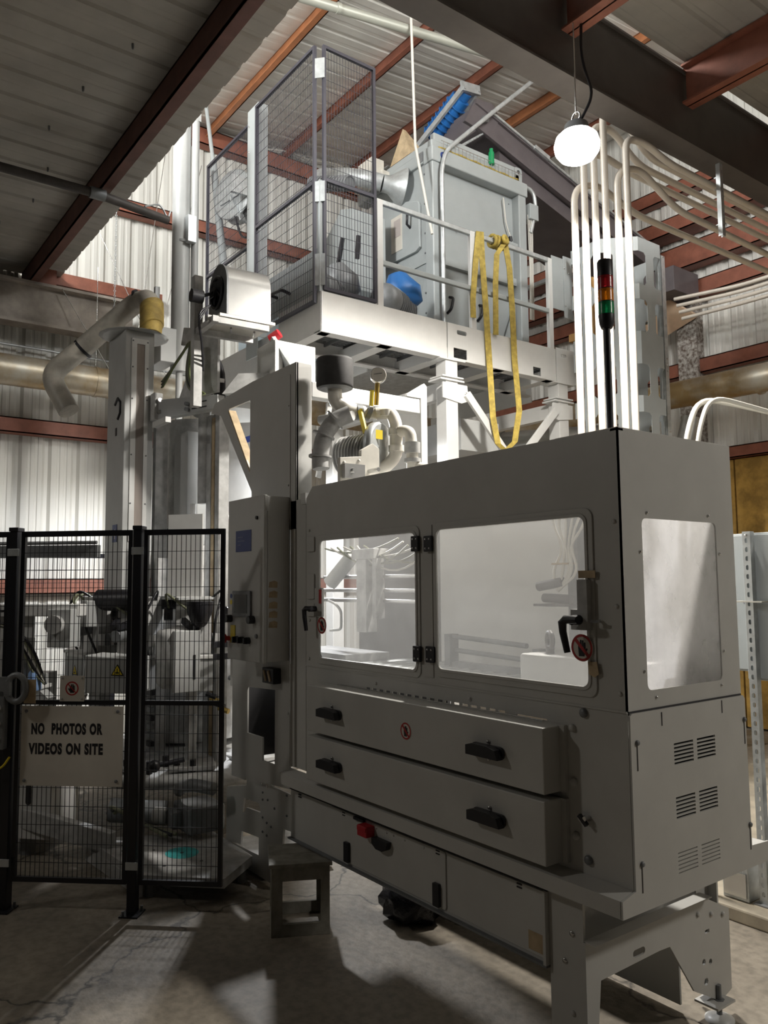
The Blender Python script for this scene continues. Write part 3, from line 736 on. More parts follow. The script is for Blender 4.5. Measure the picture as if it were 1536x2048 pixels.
# legs
obj('front_leg', MB().py([(-2.003, .645), (-1.853, .645), (-1.853, 0.07), (-1.90, 0.012), (-2.003, 0.012)], YF, YF + .012), PAINT, cab)
for x, z in ((-1.90, .50), (-1.935, .40), (-1.905, .24), (-1.93, .14)):
    bolt(cab, (x, YF, z), '-Y', .010, .006, PAINT if z < .3 else STEEL)
crs = [(2.2, .012), (2.235, .012), (2.276, .345), (2.61, .352), (2.675, .349), (2.82, .148), (2.995, .06), (3.075, .085), (3.078, .391), (2.93, .46), (2.89, .49), (2.2, .49)]
obj('cross_brace', MB().px(crs, -1.853, -1.845, [rrect(2.455, 2.525, .355 + .012, .355 + .038, .012, 3), circ(2.89, .235, .012, 8), circ(2.935, .225, .011, 8), circ(2.90, .16, .014, 8), rect(2.905, 2.935, .335, .348)]), PAINT, cab)
obj('brace_flange', MB().box(-1.853, -1.80, 2.2, 2.89, .487, .492), PAINT, cab)
obj('rear_leg_plate', MB().py([(-1.95, .645), (-1.853, .645), (-1.853, .07), (-1.95, .07)], 3.01, 3.02).px([(2.93, .645), (3.02, .645), (3.02, .13), (2.99, .10), (2.93, .10)], -1.90, -1.893), PAINT, cab)
for y, z in ((2.86, .42), (2.95, .40), (3.03, .38)):
    bolt(cab, (-1.845, y, z), '+X', .010, .008, PAINT)
for (x, y) in ((-1.84, 2.972), (-3.70, 2.85), (-1.95, 2.24)):
    f_ = obj('levelling_foot', MB().cyl((x, y, .018), (x, y, .13), .011, 10).cyl((x, y, .068), (x, y, .078), .022, 6), GREYIRON, cab)
    obj('foot_pad', MB().lathe([(.055, 0), (.055, .008), (.03, .018), (.012, .022)], (x, y, 0), n=20), WHITE, f_)
obj('foot_shelf', MB().box(-1.90, -1.80, 2.90, 3.02, .068, .076), PAINT, cab)
obj('rear_leg', MB().box(-3.78, -3.62, 2.80, 2.89, .12, .66), PAINT, cab)
obj('rear_skirt', MB().box(-3.82, -1.96, 2.895, 2.905, .03, .645), PAINT, cab)
obj('base_end_panel', MB().box(-1.935, -1.925, 2.22, 3.0, .44, .645), PAINT, cab)
obj('base_beam', MB().box(-3.82, -1.94, 2.82, 2.89, .56, .645).box(-3.82, -1.94, YF + .01, YF + .07, .56, .645), PAINT, cab)
# things behind the left pane
clp = thing('bag_clamp_unit', 'grey clamp unit with rods and white cylinder behind the windowed door', 'machine', (-3.6, 2.9, 1.2))
obj('plate', MB().box(-4.22, -3.37, 2.93, 2.95, .70, 2.10), mat('dull_clamp_grey', (.09, .092, .095), .6, noise=.25, scale=8), clp)
for z in (1.66, 1.60, 1.74):
    obj('rod', MB().cyl((-4.3, 2.72, z), (-3.3, 2.72, z), .012, 10), STEEL, clp)
obj('guide_column', MB().box(-3.86, -3.76, 2.66, 2.74, 1.42, 1.90), DUSTY, clp, bev=.004)
obj('guide_head', MB().box(-3.88, -3.66, 2.64, 2.76, 1.84, 1.90).box(-3.7, -3.66, 2.66, 2.72, 1.5, 1.86), DUSTY, clp, bev=.004)
obj('white_cylinder', MB().cyl((-4.13, 2.65, 1.70), (-3.98, 2.72, 1.87), .045, 16), WHITE, clp)
obj('hook_frame', MB().tube(bend([(-4.10, 2.62, 1.60), (-4.02, 2.62, 1.58), (-3.96, 2.62, 1.54), (-3.96, 2.62, 1.43), (-4.08, 2.62, 1.42)], .03), .008, 8), WHITE, clp)
obj('valve', MB().cyl((-3.52, 2.5, 1.96), (-3.52, 2.5, 2.05), .04, 14).box(-3.56, -3.48, 2.46, 2.54, 2.05, 2.09), WHITE, clp)
obj('bent_tray', MB().box(-4.3, -3.66, 2.45, 2.75, 1.27, 1.31), DUSTY, clp)
for k in range(7):
    obj('hose', MB().tube(hang((-4.2 + .07 * k, 2.66, 1.92), (-3.5 + .03 * k, 2.70 + .01 * k, 1.95 - .02 * k), .05 + .03 * (k % 3), 8), .006, 5), WHITECABLE if k % 2 else CABLE, clp)

# ------------------------------------------------------------------ beacon tower
st = thing('beacon_tower', 'signal tower with red, amber and green lights on cabinet corner', 'signal light', (-1.785, 2.35, 2.22))
c = (-1.785, 2.35)
obj('pole', MB().cyl((*c, 2.22), (*c, 2.632), .0125, 14), BLACK, st)
obj('socket', MB().lathe([(.02, 2.622), (.027, 2.64), (.029, 2.665), (.029, 2.672)], (*c, 0), n=20), BLACK, st)
for nm, z, m in (('green_light', 2.672, LGRN), ('amber_light', 2.721, LAMB), ('red_light', 2.770, LRED)):
    prof = [(.0275, z)]
    for k in range(7):
        prof += [(.0285, z + .003 + k * .006), (.0272, z + .006 + k * .006)]
    obj(nm, MB().lathe(prof + [(.0275, z + .046), (.0275, z + .048)], (*c, 0), n=24), m, st)
    obj('ring', MB().lathe([(.0285, z + .0465), (.0285, z + .049)], (*c, 0), n=24), BLACK, st)
obj('buzzer_cap', MB().lathe([(.0285, 2.819), (.0285, 2.872), (.025, 2.879), (1e-4, 2.881)], (*c, 0), n=24), BLACK, st)
obj('base_flange', MB().lathe([(.035, 2.2205), (.035, 2.226), (.016, 2.232), (.0125, 2.25)], (*c, 0), n=20), BLACK, st)
tag(obj('pear_bulb_cover', MB().lathe([(.075, 0), (.078, .05), (.07, .10), (.045, .135), (1e-4, .15)], (-2.70, 2.96, 2.225), n=20).box(-2.80, -2.60, 2.86, 3.04, 2.217, 2.226), PVC), 'dusty domed cap standing on the cabinet top rim', 'cap')

# ================================================================== frame at the cabinet's end
XC = -3.767
fr = thing('packer_frame', 'tall grey portal frame with triangular brace opening beside the cabinet', 'frame', (-4.2, 2.3, 0))
gus = [(-4.87, 2.915), (-4.30, 2.945 - .01), (XC, 2.936), (XC, 2.05), (-4.30, 2.05), (-4.30, 2.37), (-4.64, 2.80), (-4.70, 2.72), (-4.88, 2.80)]
pl = [(-4.88, 2.80), (-4.86, 2.85), (-4.30, 2.93), (XC, 2.936), (XC, 2.0), (-4.30, 2.0), (-4.30, 2.25), (-4.81, 2.80)]
obj('gusset_plate', MB().py([(-4.89, 2.84), (-4.84, 2.90), (-4.3, 2.935), (XC, 2.936), (XC, 2.0), (-4.30, 2.0), (-4.30, 2.26), (-4.74, 2.80)], YF, YF + .012, [[(-4.325, 2.40), (-4.325, 2.825), (-4.62, 2.825), (-4.63, 2.80)]]), PAINT, fr)
obj('brace_edge', MB().bar((-4.63, 2.225, 2.815), (-4.325, 2.225, 2.385), .05, .012, (0.8, 0, 0.57)), TAN, fr)
obj('door_leaf', MB().py(rrect(-4.27, -3.83, 2.06, 2.88, .006, 2), YF - .004, YF), PAINT, fr, bev=.002)
obj('side_plate', MB().box(XC - .012, XC, YF, 2.30, .725, 2.936), PAINT, fr, bev=.003)
obj('column', MB().box(-3.83, -3.664, YF + .0, YF + .05, .725, 2.16), PAINT, fr, bev=.003)
obj('column_rib', MB().cyl((-3.80, YF - .004, .73), (-3.80, YF - .004, 1.27), .012, 10).box(-3.785, -3.765, YF - .012, YF, .73, 2.0), PAINT, fr)
obj('top_beam', MB().box(XC - .07, XC, 2.30, 3.085, 2.75, 2.84), WHITE, fr, bev=.004)
obj('end_flange', MB().px([(3.09, 2.22), (3.14, 2.22), (3.14, 2.93), (3.12, 2.945), (2.98, 2.86), (2.98, 2.845), (3.09, 2.845)], XC - .02, XC + .004), WHITE, fr, bev=.003)
obj('back_sheet', MB().box(XC - .55, XC - .02, 3.12, 3.13, 2.2, 2.90), WHITE, fr)
obj('inner_stay', MB().bar((XC - .03, 2.36, 2.30), (XC - .03, 2.44, 2.74), .015, .03, (0, 1, 0)), WHITE, fr)
obj('lug', MB().box(-3.71, -3.664, YF - .004, YF + .02, 2.13, 2.19), WHITE, fr)
cut = [(-4.335, 1.095), (-4.0, 1.11), (-4.0, .70), (-4.144, .70), (-4.144, .828), (-4.335, .828)]
obj('lower_panel', MB().py([(-4.36, .56), (-3.835, .60), (-3.835, 2.03), (-4.36, 2.03)], YF, YF + .010, [cut]), PAINT, fr)
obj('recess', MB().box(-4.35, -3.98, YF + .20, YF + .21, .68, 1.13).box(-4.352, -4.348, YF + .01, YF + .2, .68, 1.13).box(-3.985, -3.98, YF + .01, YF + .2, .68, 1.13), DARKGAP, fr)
obj('side_wing', MB().add([(-4.36, YF, .55), (-4.60, YF + .03, .53), (-4.60, YF + .03, 2.05), (-4.36, YF, 2.05), (-4.36, YF + .01, .55), (-4.60, YF + .04, .53), (-4.60, YF + .04, 2.05), (-4.36, YF + .01, 2.05)],
    [(0, 1, 2, 3), (7, 6, 5, 4), (0, 4, 5, 1), (1, 5, 6, 2), (2, 6, 7, 3), (3, 7, 4, 0)]), PAINT, fr)
for k in range(9):
    obj('wire_lead', MB().tube(bend([(-4.05 + .01 * (k % 4), YF + .15, 1.02 - .02 * k), (-4.03 - .012 * k, YF + .10, .93), (-4.08 + .02 * (k % 3), YF + .13, .85), (-4.03, YF + .16, .74)], .05), .004, 5), (CABLE, mat('orange_lead', (.5, .25, .06), .5), WHITECABLE)[k % 3], fr)
obj('terminal_strip', MB().box(-4.17, -4.03, YF + .15, YF + .19, .96, 1.08), GREYIRON, fr)
for k in range(6):
    obj('terminal', MB().box(-4.165 + k * .022, -4.148 + k * .022, YF + .145, YF + .15, .965, 1.07), SIGNWHITE, fr)
obj('lamp_socket', MB().box(-4.06, -3.93, YF - .05, YF, 1.15, 1.235), BLACK, fr, bev=.004)
for x in (-4.02, -3.97):
    obj('brush', MB().bar((x - .015, YF - .053, 1.22), (x + .012, YF - .053, 1.165), .016, .008, (0, 1, 0)), TAN, fr)
# lower support plate with rough cut-outs
lowp = [(-4.70, .02), (-4.02, .02), (-3.98, .35), (-3.835, .36), (-3.835, .55), (-4.10, .555), (-4.16, .575), (-4.17, .52), (-4.20, .58), (-4.23, .575), (-4.24, .53), (-4.26, .60), (-4.36, .57), (-4.42, .55), (-4.43, .50), (-4.70, .44)]
obj('support_plate', MB().py(lowp, YF + .045, YF + .057, [[(-4.48, .33), (-4.46, .42), (-4.36, .425), (-4.27, .43), (-4.25, .40), (-4.25, .38), (-4.43, .37), (-4.45, .34)], [(-4.66, .12), (-4.5, .14), (-4.49, .22), (-4.27, .235), (-4.27, .135)]]), PAINT, fr)
obj('sill_box', MB().box(-4.70, -4.20, YF + .06, 2.7, .02, .115), DUSTY, fr, bev=.006)
for x, z in ((-4.22, .50), (-4.22, .46), (-4.16, .47), (-4.22, .36), (-4.17, .34), (-4.12, .33), (-4.22, .28), (-4.17, .27), (-4.08, .44), (-3.94, .54), (-3.94, .43)):
    bolt(fr, (x, YF + .045, z), '-Y', .007, .006, GREYIRON)
for z in (2.70, 2.25, 1.0):
    bolt(fr, (-3.845, YF - .004, z), '-Y', .006, .005, PAINT)

# ------------------------------------------------------------------ control box
cb = thing('control_box', 'grey control box with small screen, emergency stop and tape marks', 'control box', (-4.04, 2.115, 1.28))
YB = 2.035
obj('body', MB().box(-4.262, -3.83, YB + .022, YF - .006, 1.283, 2.182), PAINT, cb, bev=.004)
cdoor = obj('door', MB().box(-4.268, -3.826, YB, YB + .020, 1.278, 2.187), PAINT, cb, bev=.004)
obj('nameplate', MB().box(-4.165, -3.975, YB - .002, YB, 1.885, 2.005), DKBLUE, cdoor)
for k, (a, b) in enumerate(((-4.14, -4.07), (-4.14, -4.05), (-4.14, -4.10))):
    obj('print_line', MB().box(a, b, YB - .0026, YB - .002, 1.965 - k * .022, 1.970 - k * .022), mat('faint_print', (.16, .18, .32), .5), cdoor)
sc_ = obj('screen_bezel', MB().py(rrect(-4.185, -3.965, 1.52, 1.665, .006, 2), YB - .012, YB), GREYIRON, cdoor, bev=.003)
obj('screen', MB().box(-4.16, -4.00, YB - .0135, YB - .012, 1.54, 1.645), SCREEN, sc_)
for x, z in ((-4.222, 1.507), (-3.945, 1.508)):
    obj('knob', MB().cyl((x, YB, z), (x, YB - .035, z), .022, 14), BLACK, cdoor)
es = obj('stop_plate', MB().box(-4.222, -4.165, YB - .004, YB, 1.37, 1.47), BRIGHTYELLOW, cdoor)
obj('emergency_stop', MB().cyl((-4.235, YB - .004, 1.394), (-4.235, YB - .03, 1.394), .014, 14).lathe([(.026, .03), (.028, .045), (.02, .055), (1e-4, .057)], (-4.235, YB, 1.394), (0, -1, 0), 18), REDP, cdoor)
for x in (-4.135, -4.07, -3.995):
    obj('selector_knob', MB().cyl((x, YB, 1.392), (x, YB - .02, 1.392), .019, 14).box(x - .005, x + .005, YB - .036, YB - .02, 1.375, 1.409), BLACK, cdoor)
obj('key_lock', MB().cyl((-3.905, YB, 1.42), (-3.905, YB - .008, 1.42), .012, 12), GREYIRON, cdoor)
obj('latch', MB().cyl((-3.905, YB, 2.066), (-3.905, YB - .01, 2.066), .010, 12), BLACK, cdoor)
for z, m in ((1.635, DKBLUE), (1.60, BRIGHTYELLOW), (1.565, SIGNWHITE)):
    obj('small_sticker', MB().prism(circ(-4.222, z, .014, 12), [], lambda u, v, t: (u, YB - t, v), 0, .001), m, cdoor)
for k in range(5):
    z = 1.70 - k * .054 - (.004 if k == 2 else 0)
    obj('tape_mark', MB().px([(2.066, z - .017), (2.118, z - .019), (2.120, z + .012), (2.10, z + .020), (2.07, z + .012)], -3.8295, -3.8285), TAN, cb)
bolt(cb, (-3.828, 2.05, 2.1), '+X', .004, .003, STEEL)

# ------------------------------------------------------------------ wooden box stool
sa = math.atan2(.25, .13)
so = thing('step_stool', 'small dusty box stool with open sides on the floor under the machine', 'stool', (-3.54, 1.93, 0), rotz=sa)
LG = mat('stool_grey', (.30, .285, .24), .75, noise=.35, scale=14)
W_, D_, H_ = .285, .29, .345
for nm, y0 in (('front_frame', 0.0), ('rear_frame', D_ - .018)):
    obj(nm, MB().prism(rect(0, W_, 0, H_ - .02), [rect(.055, W_ - .045, .06, H_ - .085)], lambda u, v, t: (u, t, v), y0, y0 + .018), LG, so, local=True, bev=.002)
for nm, x0 in (('side_frame', 0.0), ('side_frame', W_ - .018)):
    obj(nm, MB().prism(rect(.019, D_ - .019, 0, H_ - .02), [rect(.06, D_ - .06, .06, H_ - .085)], lambda u, v, t: (t, u, v), x0, x0 + .018), LG, so, local=True, bev=.002)
obj('top_board', MB().box(-.012, W_ + .012, -.012, D_ * .48, H_ - .019, H_), LG, so, local=True, bev=.003)
obj('top_board', MB().box(-.012, W_ + .012, D_ * .49, D_ + .012, H_ - .019, H_), LG, so, local=True, bev=.003)
# black bag on the floor behind the stool
bb = MB().sphere((0, 0, 0), .16, 18, 12, .7)
for v in bb.v:
    k = 1 + .12 * math.sin(v.x * 40 + v.z * 33) + .08 * math.sin(v.y * 51 - v.z * 20)
    v.x *= k; v.y *= k; v.z = max(v.z * k, -.098)
b_ = obj('plastic_bag', bb, BLACKBAG); b_.location = (-3.30, 2.62, .1)
tag(b_, 'crumpled black plastic bag on the floor behind the stool', 'bag')

# ================================================================== safety fence
FA = Vector((-4.237, 1.498, 0)); FD = Vector((.669, .743, 0)).normalized(); FN = Vector((.743, -.669, 0)).normalized()
fa = math.atan2(FD.y, FD.x)
def fence_panel(label, s0, s1, mids, z0=.15, z1=2.0):
    t = thing('mesh_fence', label, 'fence', (FA + FD * s0), 'black mesh fence panels', rotz=fa)
    def f(nm, mb): return obj(nm, mb, BLACKPAINT, t, local=True)
    w_ = s1 - s0
    f('frame_tube', MB().box(0, .022, -.011, .011, z0, z1)); f('frame_tube', MB().box(w_ - .022, w_, -.011, .011, z0, z1))
    f('frame_tube', MB().box(.022, w_ - .022, -.011, .011, z1 - .03, z1)); f('frame_tube', MB().box(.022, w_ - .022, -.011, .011, z0, z0 + .025))
    for m in mids: f('mid_rail', MB().box(.022, w_ - .022, -.012, .012, m - .012, m + .012))
    mb = MB(); k = .022 + .026
    while k < w_ - .022:
        mb.box(k - .0014, k + .0014, -.0016, .0012, z0 + .02, z1 - .02); k += .026
    k = z0 + .1
    while k < z1 - .03:
        mb.box(.02, w_ - .02, -.0045, -.0017, k - .0014, k + .0014); k += .096
    f('wire_mesh', mb)
    return t
def fence_post(s, label):
    t = thing('fence_post', label, 'post', FA + FD * s, 'black fence posts', rotz=fa)
    obj('upright', MB().box(-.022, .022, -.03, .03, .008, 2.02), BLACKPAINT, t, local=True, bev=.002)
    obj('foot_plate', MB().box(-.05, .05, -.06, .05, 0, .008), BLACKPAINT, t, local=True)
    obj('post_cap', MB().box(-.0265, .0265, -.034, .034, 2.0, 2.022), BLACKPAINT, t, local=True, bev=.002)
    for z in (1.885, .25):
        obj('clamp', MB().box(-.03, .036, -.036, -.030, z - .02, z + .02), GALV, t, local=True, bev=.002)
    for x, y in ((-.035, -.045), (.035, .035)):
        obj('anchor_bolt', MB().cyl((x, y, .008), (x, y, .03), .007, 8), GREYIRON, t, local=True)
    return t
p1_ = fence_panel('black mesh fence panel ending at the control box', .030, .475, (1.08,))
p2_ = fence_panel('black mesh gate panel carrying the photo ban sign', -.665, -.035, (1.08,))
p3_ = fence_panel('black mesh fence panel cut by the gate lock post', -1.45, -.73, (1.08,))
fence_post(0.0, 'black fence post between the two mesh panels beside the sign')
gp = fence_post(-.70, 'black fence post carrying the gate lock and yellow cable')
obj('cable_loop', MB().tube(bend([(.03, -.05, .80), (.0, -.06, .75), (-.05, -.06, .73), (-.2, -.05, .76)], .04), .006, 6), BRIGHTYELLOW, gp, local=True)
lk = obj('gate_lock', MB().box(-.045, .005, -.075, -.031, .84, 1.15), GREYIRON, gp, local=True, bev=.006)
for z in (1.06, .98, .90):
    obj('lock_screw', MB().cyl((-.02, -.0755, z), (-.02, -.082, z), .012, 12), DUSTY, gp, local=True)
hv = [(.06 + .055 * math.cos(R(a)), 1.16 + .07 * math.sin(R(a))) for a in range(-150, 151, 20)]
obj('lock_arm', MB().tube([(u, -.06, v) for u, v in hv], .017, 10).box(-.045, .03, -.075, -.045, 1.12, 1.22), GREYIRON, gp, local=True)
obj('lock_tag', MB().box(.10, .165, -.052, -.048, 1.08, 1.205), TAN, gp, local=True)
def on_fence(s, u, z, d=.016):  # point in the local frame of a thing standing at s
    return (u - s, -d, z)
# sign
sg = thing('photo_ban_sign', 'white plastic sign with black lettering on the mesh gate', 'sign', FA + FD * -.345, rotz=fa)
obj('board', MB().box(-.283, .283, -.020, -.016, .646, 1.062), SIGNWHITE, sg, local=True, bev=.0012)
for x, z in ((-.255, 1.035), (.252, 1.035), (-.257, .673), (.25, .675)):
    b = bpy.data.objects.new('screw', bolt_mesh(.009, .005, 10, GREYIRON)); COL.objects.link(b); b.parent = sg
    b.location = (x, -.020, z); b.rotation_euler = ROT['-Y']
for body, x0, wid, z in (('NO  PHOTOS OR', -.225, .395, .918), ('VIDEOS ON SITE', -.238, .412, .814)):
    me = text_mesh(body, .074, .0004, .0040, 1.18)
    xs = [v.co.x for v in me.vertices]; sx = wid / (max(xs) - min(xs))
    me.materials.clear(); me.materials.append(BLACK)
    o = bpy.data.objects.new('lettering', me); COL.objects.link(o); o.parent = sg
    o.location = (x0 - min(xs) * sx, -.0205, z); o.rotation_euler = (R(90), 0, 0); o.scale = (sx, 1, 1)
hs = thing('hand_ban_sign', 'small square no-touch sign above the lettered sign on gate mesh', 'sign', FA + FD * -.350, rotz=fa)
obj('board', MB().box(-.068, .068, -.019, -.016, 1.087, 1.222), SIGNWHITE, hs, local=True)
E_ = lambda u, v, t: (u, -t, v)
obj('red_ring', MB().prism(circ(0, 1.155, .037, 24), [circ(0, 1.155, .030, 24)], E_, .019, .0198), SIGNRED, hs, local=True)
hh_ = MB().prism([(-.010, 1.132), (.012, 1.132), (.016, 1.152), (-.013, 1.154)], [], E_, .019, .0196)
for u, l in ((-.010, 1.170), (-.003, 1.177), (.005, 1.177), (.012, 1.170)):
    hh_.prism(rect(u - .003, u + .003, 1.15, l), [], E_, .019, .0196)
hh_.prism([(-.012, 1.138), (-.022, 1.153), (-.018, 1.157), (-.010, 1.148)], [], E_, .019, .0196)
obj('hand', hh_, BLACK, hs, local=True)
obj('slash', MB().prism([(-.026, 1.178), (-.022, 1.182), (.026, 1.132), (.022, 1.128)], [], E_, .0196, .0199), SIGNRED, hs, local=True)
for x, z in ((-.055, 1.21), (.055, 1.21), (-.055, 1.10), (.055, 1.10)):
    b = bpy.data.objects.new('screw', bolt_mesh(.006, .004, 10, DUSTY)); COL.objects.link(b); b.parent = hs
    b.location = (x, -.019, z); b.rotation_euler = ROT['-Y']
# second black fence far behind
t = thing('mesh_fence', 'black mesh fence panel standing far behind the packer by the wall', 'fence', (-8.0, 1.0, 0), 'black mesh fence panels')
wire_panel('fence', t, (-8.0, 0.9, .15), (.25, .97, 0), (0, 0, 1), 1.6, 1.85, .05, .12, .04, .002, (), BLACKPAINT, BLACKPAINT)
obj('upright', MB().box(-8.03, -7.97, .84, .90, 0, 2.02), BLACKPAINT, t)
# ================================================================== platform
PX, PZ0, PZ1 = -5.2, 3.69, 4.02
pf = thing('steel_platform', 'white steel platform on posts with guard rails, carrying the hopper', 'platform', (-5.9, 4.8, 0))
def hole_rect(y0, y1, z0, z1): return rect(y0, y1, z0, z1)
obj('side_channel', MB().px(rect(3.256, 4.58, PZ0, PZ1), PX, PX - .012).box(PX - .10, PX - .012, 3.256, 4.58, PZ0, PZ0 + .014).box(PX - .10, PX - .012, 3.256, 4.58, PZ1 - .014, PZ1), WHITE, pf, bev=.003)
obj('side_channel', MB().px(rect(4.59, 6.02, PZ0, PZ1), PX, PX - .012, [rrect(4.70, 4.82, 3.93, 3.97, .018, 3), rect(4.66, 4.82, PZ0 + .02, PZ0 + .11), rect(5.69, 5.80, PZ0 + .02, PZ0 + .10)]).box(PX - .10, PX - .012, 4.59, 6.02, PZ0, PZ0 + .014), WHITE, pf, bev=.003)
obj('side_channel', MB().px(rect(6.03, 6.33, PZ0, PZ1 + .02), PX, PX - .012, [rrect(6.10, 6.18, 3.95, 3.985, .015, 3)]).box(PX - .10, PX - .012, 6.03, 6.33, PZ0, PZ0 + .014), WHITE, pf, bev=.003)
obj('end_channel', MB().py(rect(-5.88, PX, PZ0, PZ1), 3.256, 3.268).box(-5.88, PX - .01, 3.268, 3.36, PZ0, PZ0 + .014), WHITE, pf, bev=.003)
obj('end_channel', MB().py(rect(-7.3, -5.88, 3.56, 3.92), 3.32, 3.33), WHITE, pf)
obj('side_channel', MB().px(rect(3.268, 6.3, PZ0, PZ1), -5.88, -5.87).box(-5.87, -5.79, 3.268, 6.3, PZ0, PZ0 + .014), WHITE, pf)
for y in (3.92, 4.56, 5.25, 5.95):
    obj('cross_beam', MB().box(-5.87, PX - .012, y - .06, y + .06, PZ0, PZ0 + .10), WHITE, pf)
# slotted grating planks
gme = None
for y0 in [3.30 + .205 * k for k in range(14)]:
    if gme is None:
        sl = []
        for i in range(4):
            for k in range(14):
                yy = -.085 + i * .044; xx = -.30 + k * .043
                sl.append(rect(xx, xx + .017, yy, yy + .034))
        g = obj('grating_plank', MB().pz(rect(-.32, .32, -.1, .1), 0, .006, sl).box(-.32, .32, -.1, -.096, -.03, .006).box(-.32, .32, .096, .1, -.03, .006), mat('dull_grating_steel', (.20, .205, .21), .5, .4), pf, local=True)
        g.location = Vector((-5.54, y0 + .1, 3.83)) - pf.location; gme = g
    else:
        inst(gme, pf, Vector((-5.54, y0 + .1, 3.83)) - pf.location)
obj('rear_floor', MB().box(-7.4, -5.89, 4.2, 6.4, 3.93, 3.96), GALV, pf)
for y in (4.19, 6.40):
    obj('rear_channel', MB().box(-7.4, -5.89, y, y + .01, 3.66, 3.96), WHITE, pf)
# posts, collars, braces
for y in (4.64, 6.13):
    p = obj('post', MB().box(PX - .15, PX - .01, y - .07, y + .07, 0, PZ0 - .012), WHITE, pf, bev=.006)
    obj('bearing_plate', MB().box(PX - .17, PX + .01, y - .15, y + .15, PZ0 - .012, PZ0 - .001), WHITE, p)
    obj('collar', MB().box(PX - .16, PX + .012, y - .15, y + .13, 3.49, 3.505).box(PX - .16, PX + .012, y - .13, y + .12, 3.52, 3.533), WHITE, p)
    sgn = 1 if y < 5 else -1
    obj('brace_bracket', MB().px([(y - .12, 3.47), (y + .17, 3.47), (y + .19, 3.33), (y + .10, 3.30), (y - .12, 3.33)] if sgn > 0 else [(y + .12, 3.47), (y - .17, 3.47), (y - .19, 3.33), (y - .10, 3.30), (y + .12, 3.33)], PX - .009, PX + .003), WHITE, p)
    bolt(p, (PX + .003, y + sgn * .15, 3.39), '+X', .016, .014, STEEL)
    obj('diagonal_brace', MB().bar((PX + .02, y + sgn * .15, 3.39), (PX + .02, 5.38 - sgn * .02, 2.80), .03, .075, (0, -.7 * sgn, .7)), WHITE, pf, bev=.002)
for y in (4.64, 6.13):
    obj('post', MB().box(-7.2, -7.06, y - .07, y + .07, 0, 3.66), WHITE, pf, bev=.006)
for y in (4.60, 6.09):
    obj('under_beam', MB().box(-7.1, PX - .15, y, y + .08, 3.35, 3.5), WHITE, pf)
obj('under_conveyor', MB().box(-6.9, -5.5, 5.0, 5.5, 2.95, 3.25), PAINT2, pf)
# rails
for z, nm in ((4.94, 'hand_rail'), (4.41, 'knee_rail')):
    obj(nm, MB().box(PX - .05, PX - .015, 3.83, 5.0, z - .022, z + .022), GALV if z > 4.5 else BLUEGREY, pf, bev=.006)
    obj(nm, MB().box(PX - .05, PX - .015, 5.02, 6.0, z - .022, z + .022), GALV if z > 4.5 else BLUEGREY, pf, bev=.006)
for y in (3.862, 4.93, 5.99):
    obj('rail_post', MB().box(PX - .055, PX - .014, y - .03, y + .03, PZ1 - .1, 4.96), WHITE, pf, bev=.004)
obj('rail_end_plate', MB().box(PX - .03, PX - .02, 6.02, 6.21, 4.45, 5.0).box(PX - .022, PX - .012, 6.19, 6.32, 4.38, 5.03), BLUEGREY, pf, bev=.002)
for y, z in ((6.20, 4.9), (6.20, 4.5), (6.27, 4.86), (6.27, 4.48)):
    bolt(pf, (PX - .012, y, z), '+X', .010, .008, STEEL)
obj('rear_hand_rail', MB().box(-6.9, PX - .06, 6.36, 6.40, 4.92, 4.96), GALV, pf)
tag(obj('timber_block', MB().box(-5.36, -5.27, 6.42, 7.3, 4.20, 4.28).box(-5.36, -5.27, 6.72, 6.82, 4.28, 4.95), WOOD), 'orange timber pieces wedged beside the ladder cage', 'timber')

# ------------------------------------------------------------------ ladder with cage
ld = thing('caged_ladder', 'grey steel ladder with octagonal safety cage at the platform end', 'ladder', (-4.93, 6.62, .07))
lc = Vector((-4.93, 6.62)); LRD = .47
ang = [R(22.5 + 45 * k) for k in range(8)]
oct_ = [(lc.x + LRD * math.cos(a), lc.y + LRD * math.sin(a)) for a in ang]
BANDS = [(2.75, 2.88), (3.31, 3.47), (3.78, 4.10), (4.42, 4.57), (4.90, 5.04)]
for k in range(8):
    if k in (2, 3, 4): continue
    a, b = Vector(oct_[k]), Vector(oct_[(k + 1) % 8]); m = (a + b) / 2; t_ = (b - a).normalized(); hw = (b - a).length / 2; sw = hw * .34; r_ = .03
    right = []
    for i, (z0, z1) in enumerate(BANDS):
        if i: right += [(sw, z0 - r_), (sw + r_, z0)]
        right += [(hw, z0), (hw, z1)]
        if i < len(BANDS) - 1: right += [(sw + r_, z1), (sw, z1 + r_)]
    left = [(-u, v) for u, v in reversed(right)]
    nn = Vector((t_.y, -t_.x))
    obj('cage_panel', MB().prism(right + left, [], lambda u, v, t: (m.x + t_.x * u + nn.x * t, m.y + t_.y * u + nn.y * t, v), 0, -.004), BLUEGREY, ld)
for (x, y) in ((-4.62, 7.03), (-5.18, 6.38)):
    ab = obj('angle_bar', MB().box(x - .004, x + .004, y - .03, y + .03, 2.3, 5.03).box(x - .04, x, y - .03, y - .024, 2.3, 5.03), GALV, ld)
    for z in (5.08, 5.02, 4.3, 3.95, 3.88, 3.82, 3.76, 3.2):
        bolt(ab, (x + .004, y, z), '+X', .010, .006, STEEL)
for x in (-5.22, -4.82):
    obj('stile', MB().box(x - .02, x + .02, 7.08, 7.14, .07, 5.0), BLUEGREY, ld)
for k in range(16):
    obj('rung', MB().cyl((-5.21, 7.11, .35 + k * .29), (-4.83, 7.11, .35 + k * .29), .013, 10), BLUEGREY, ld)

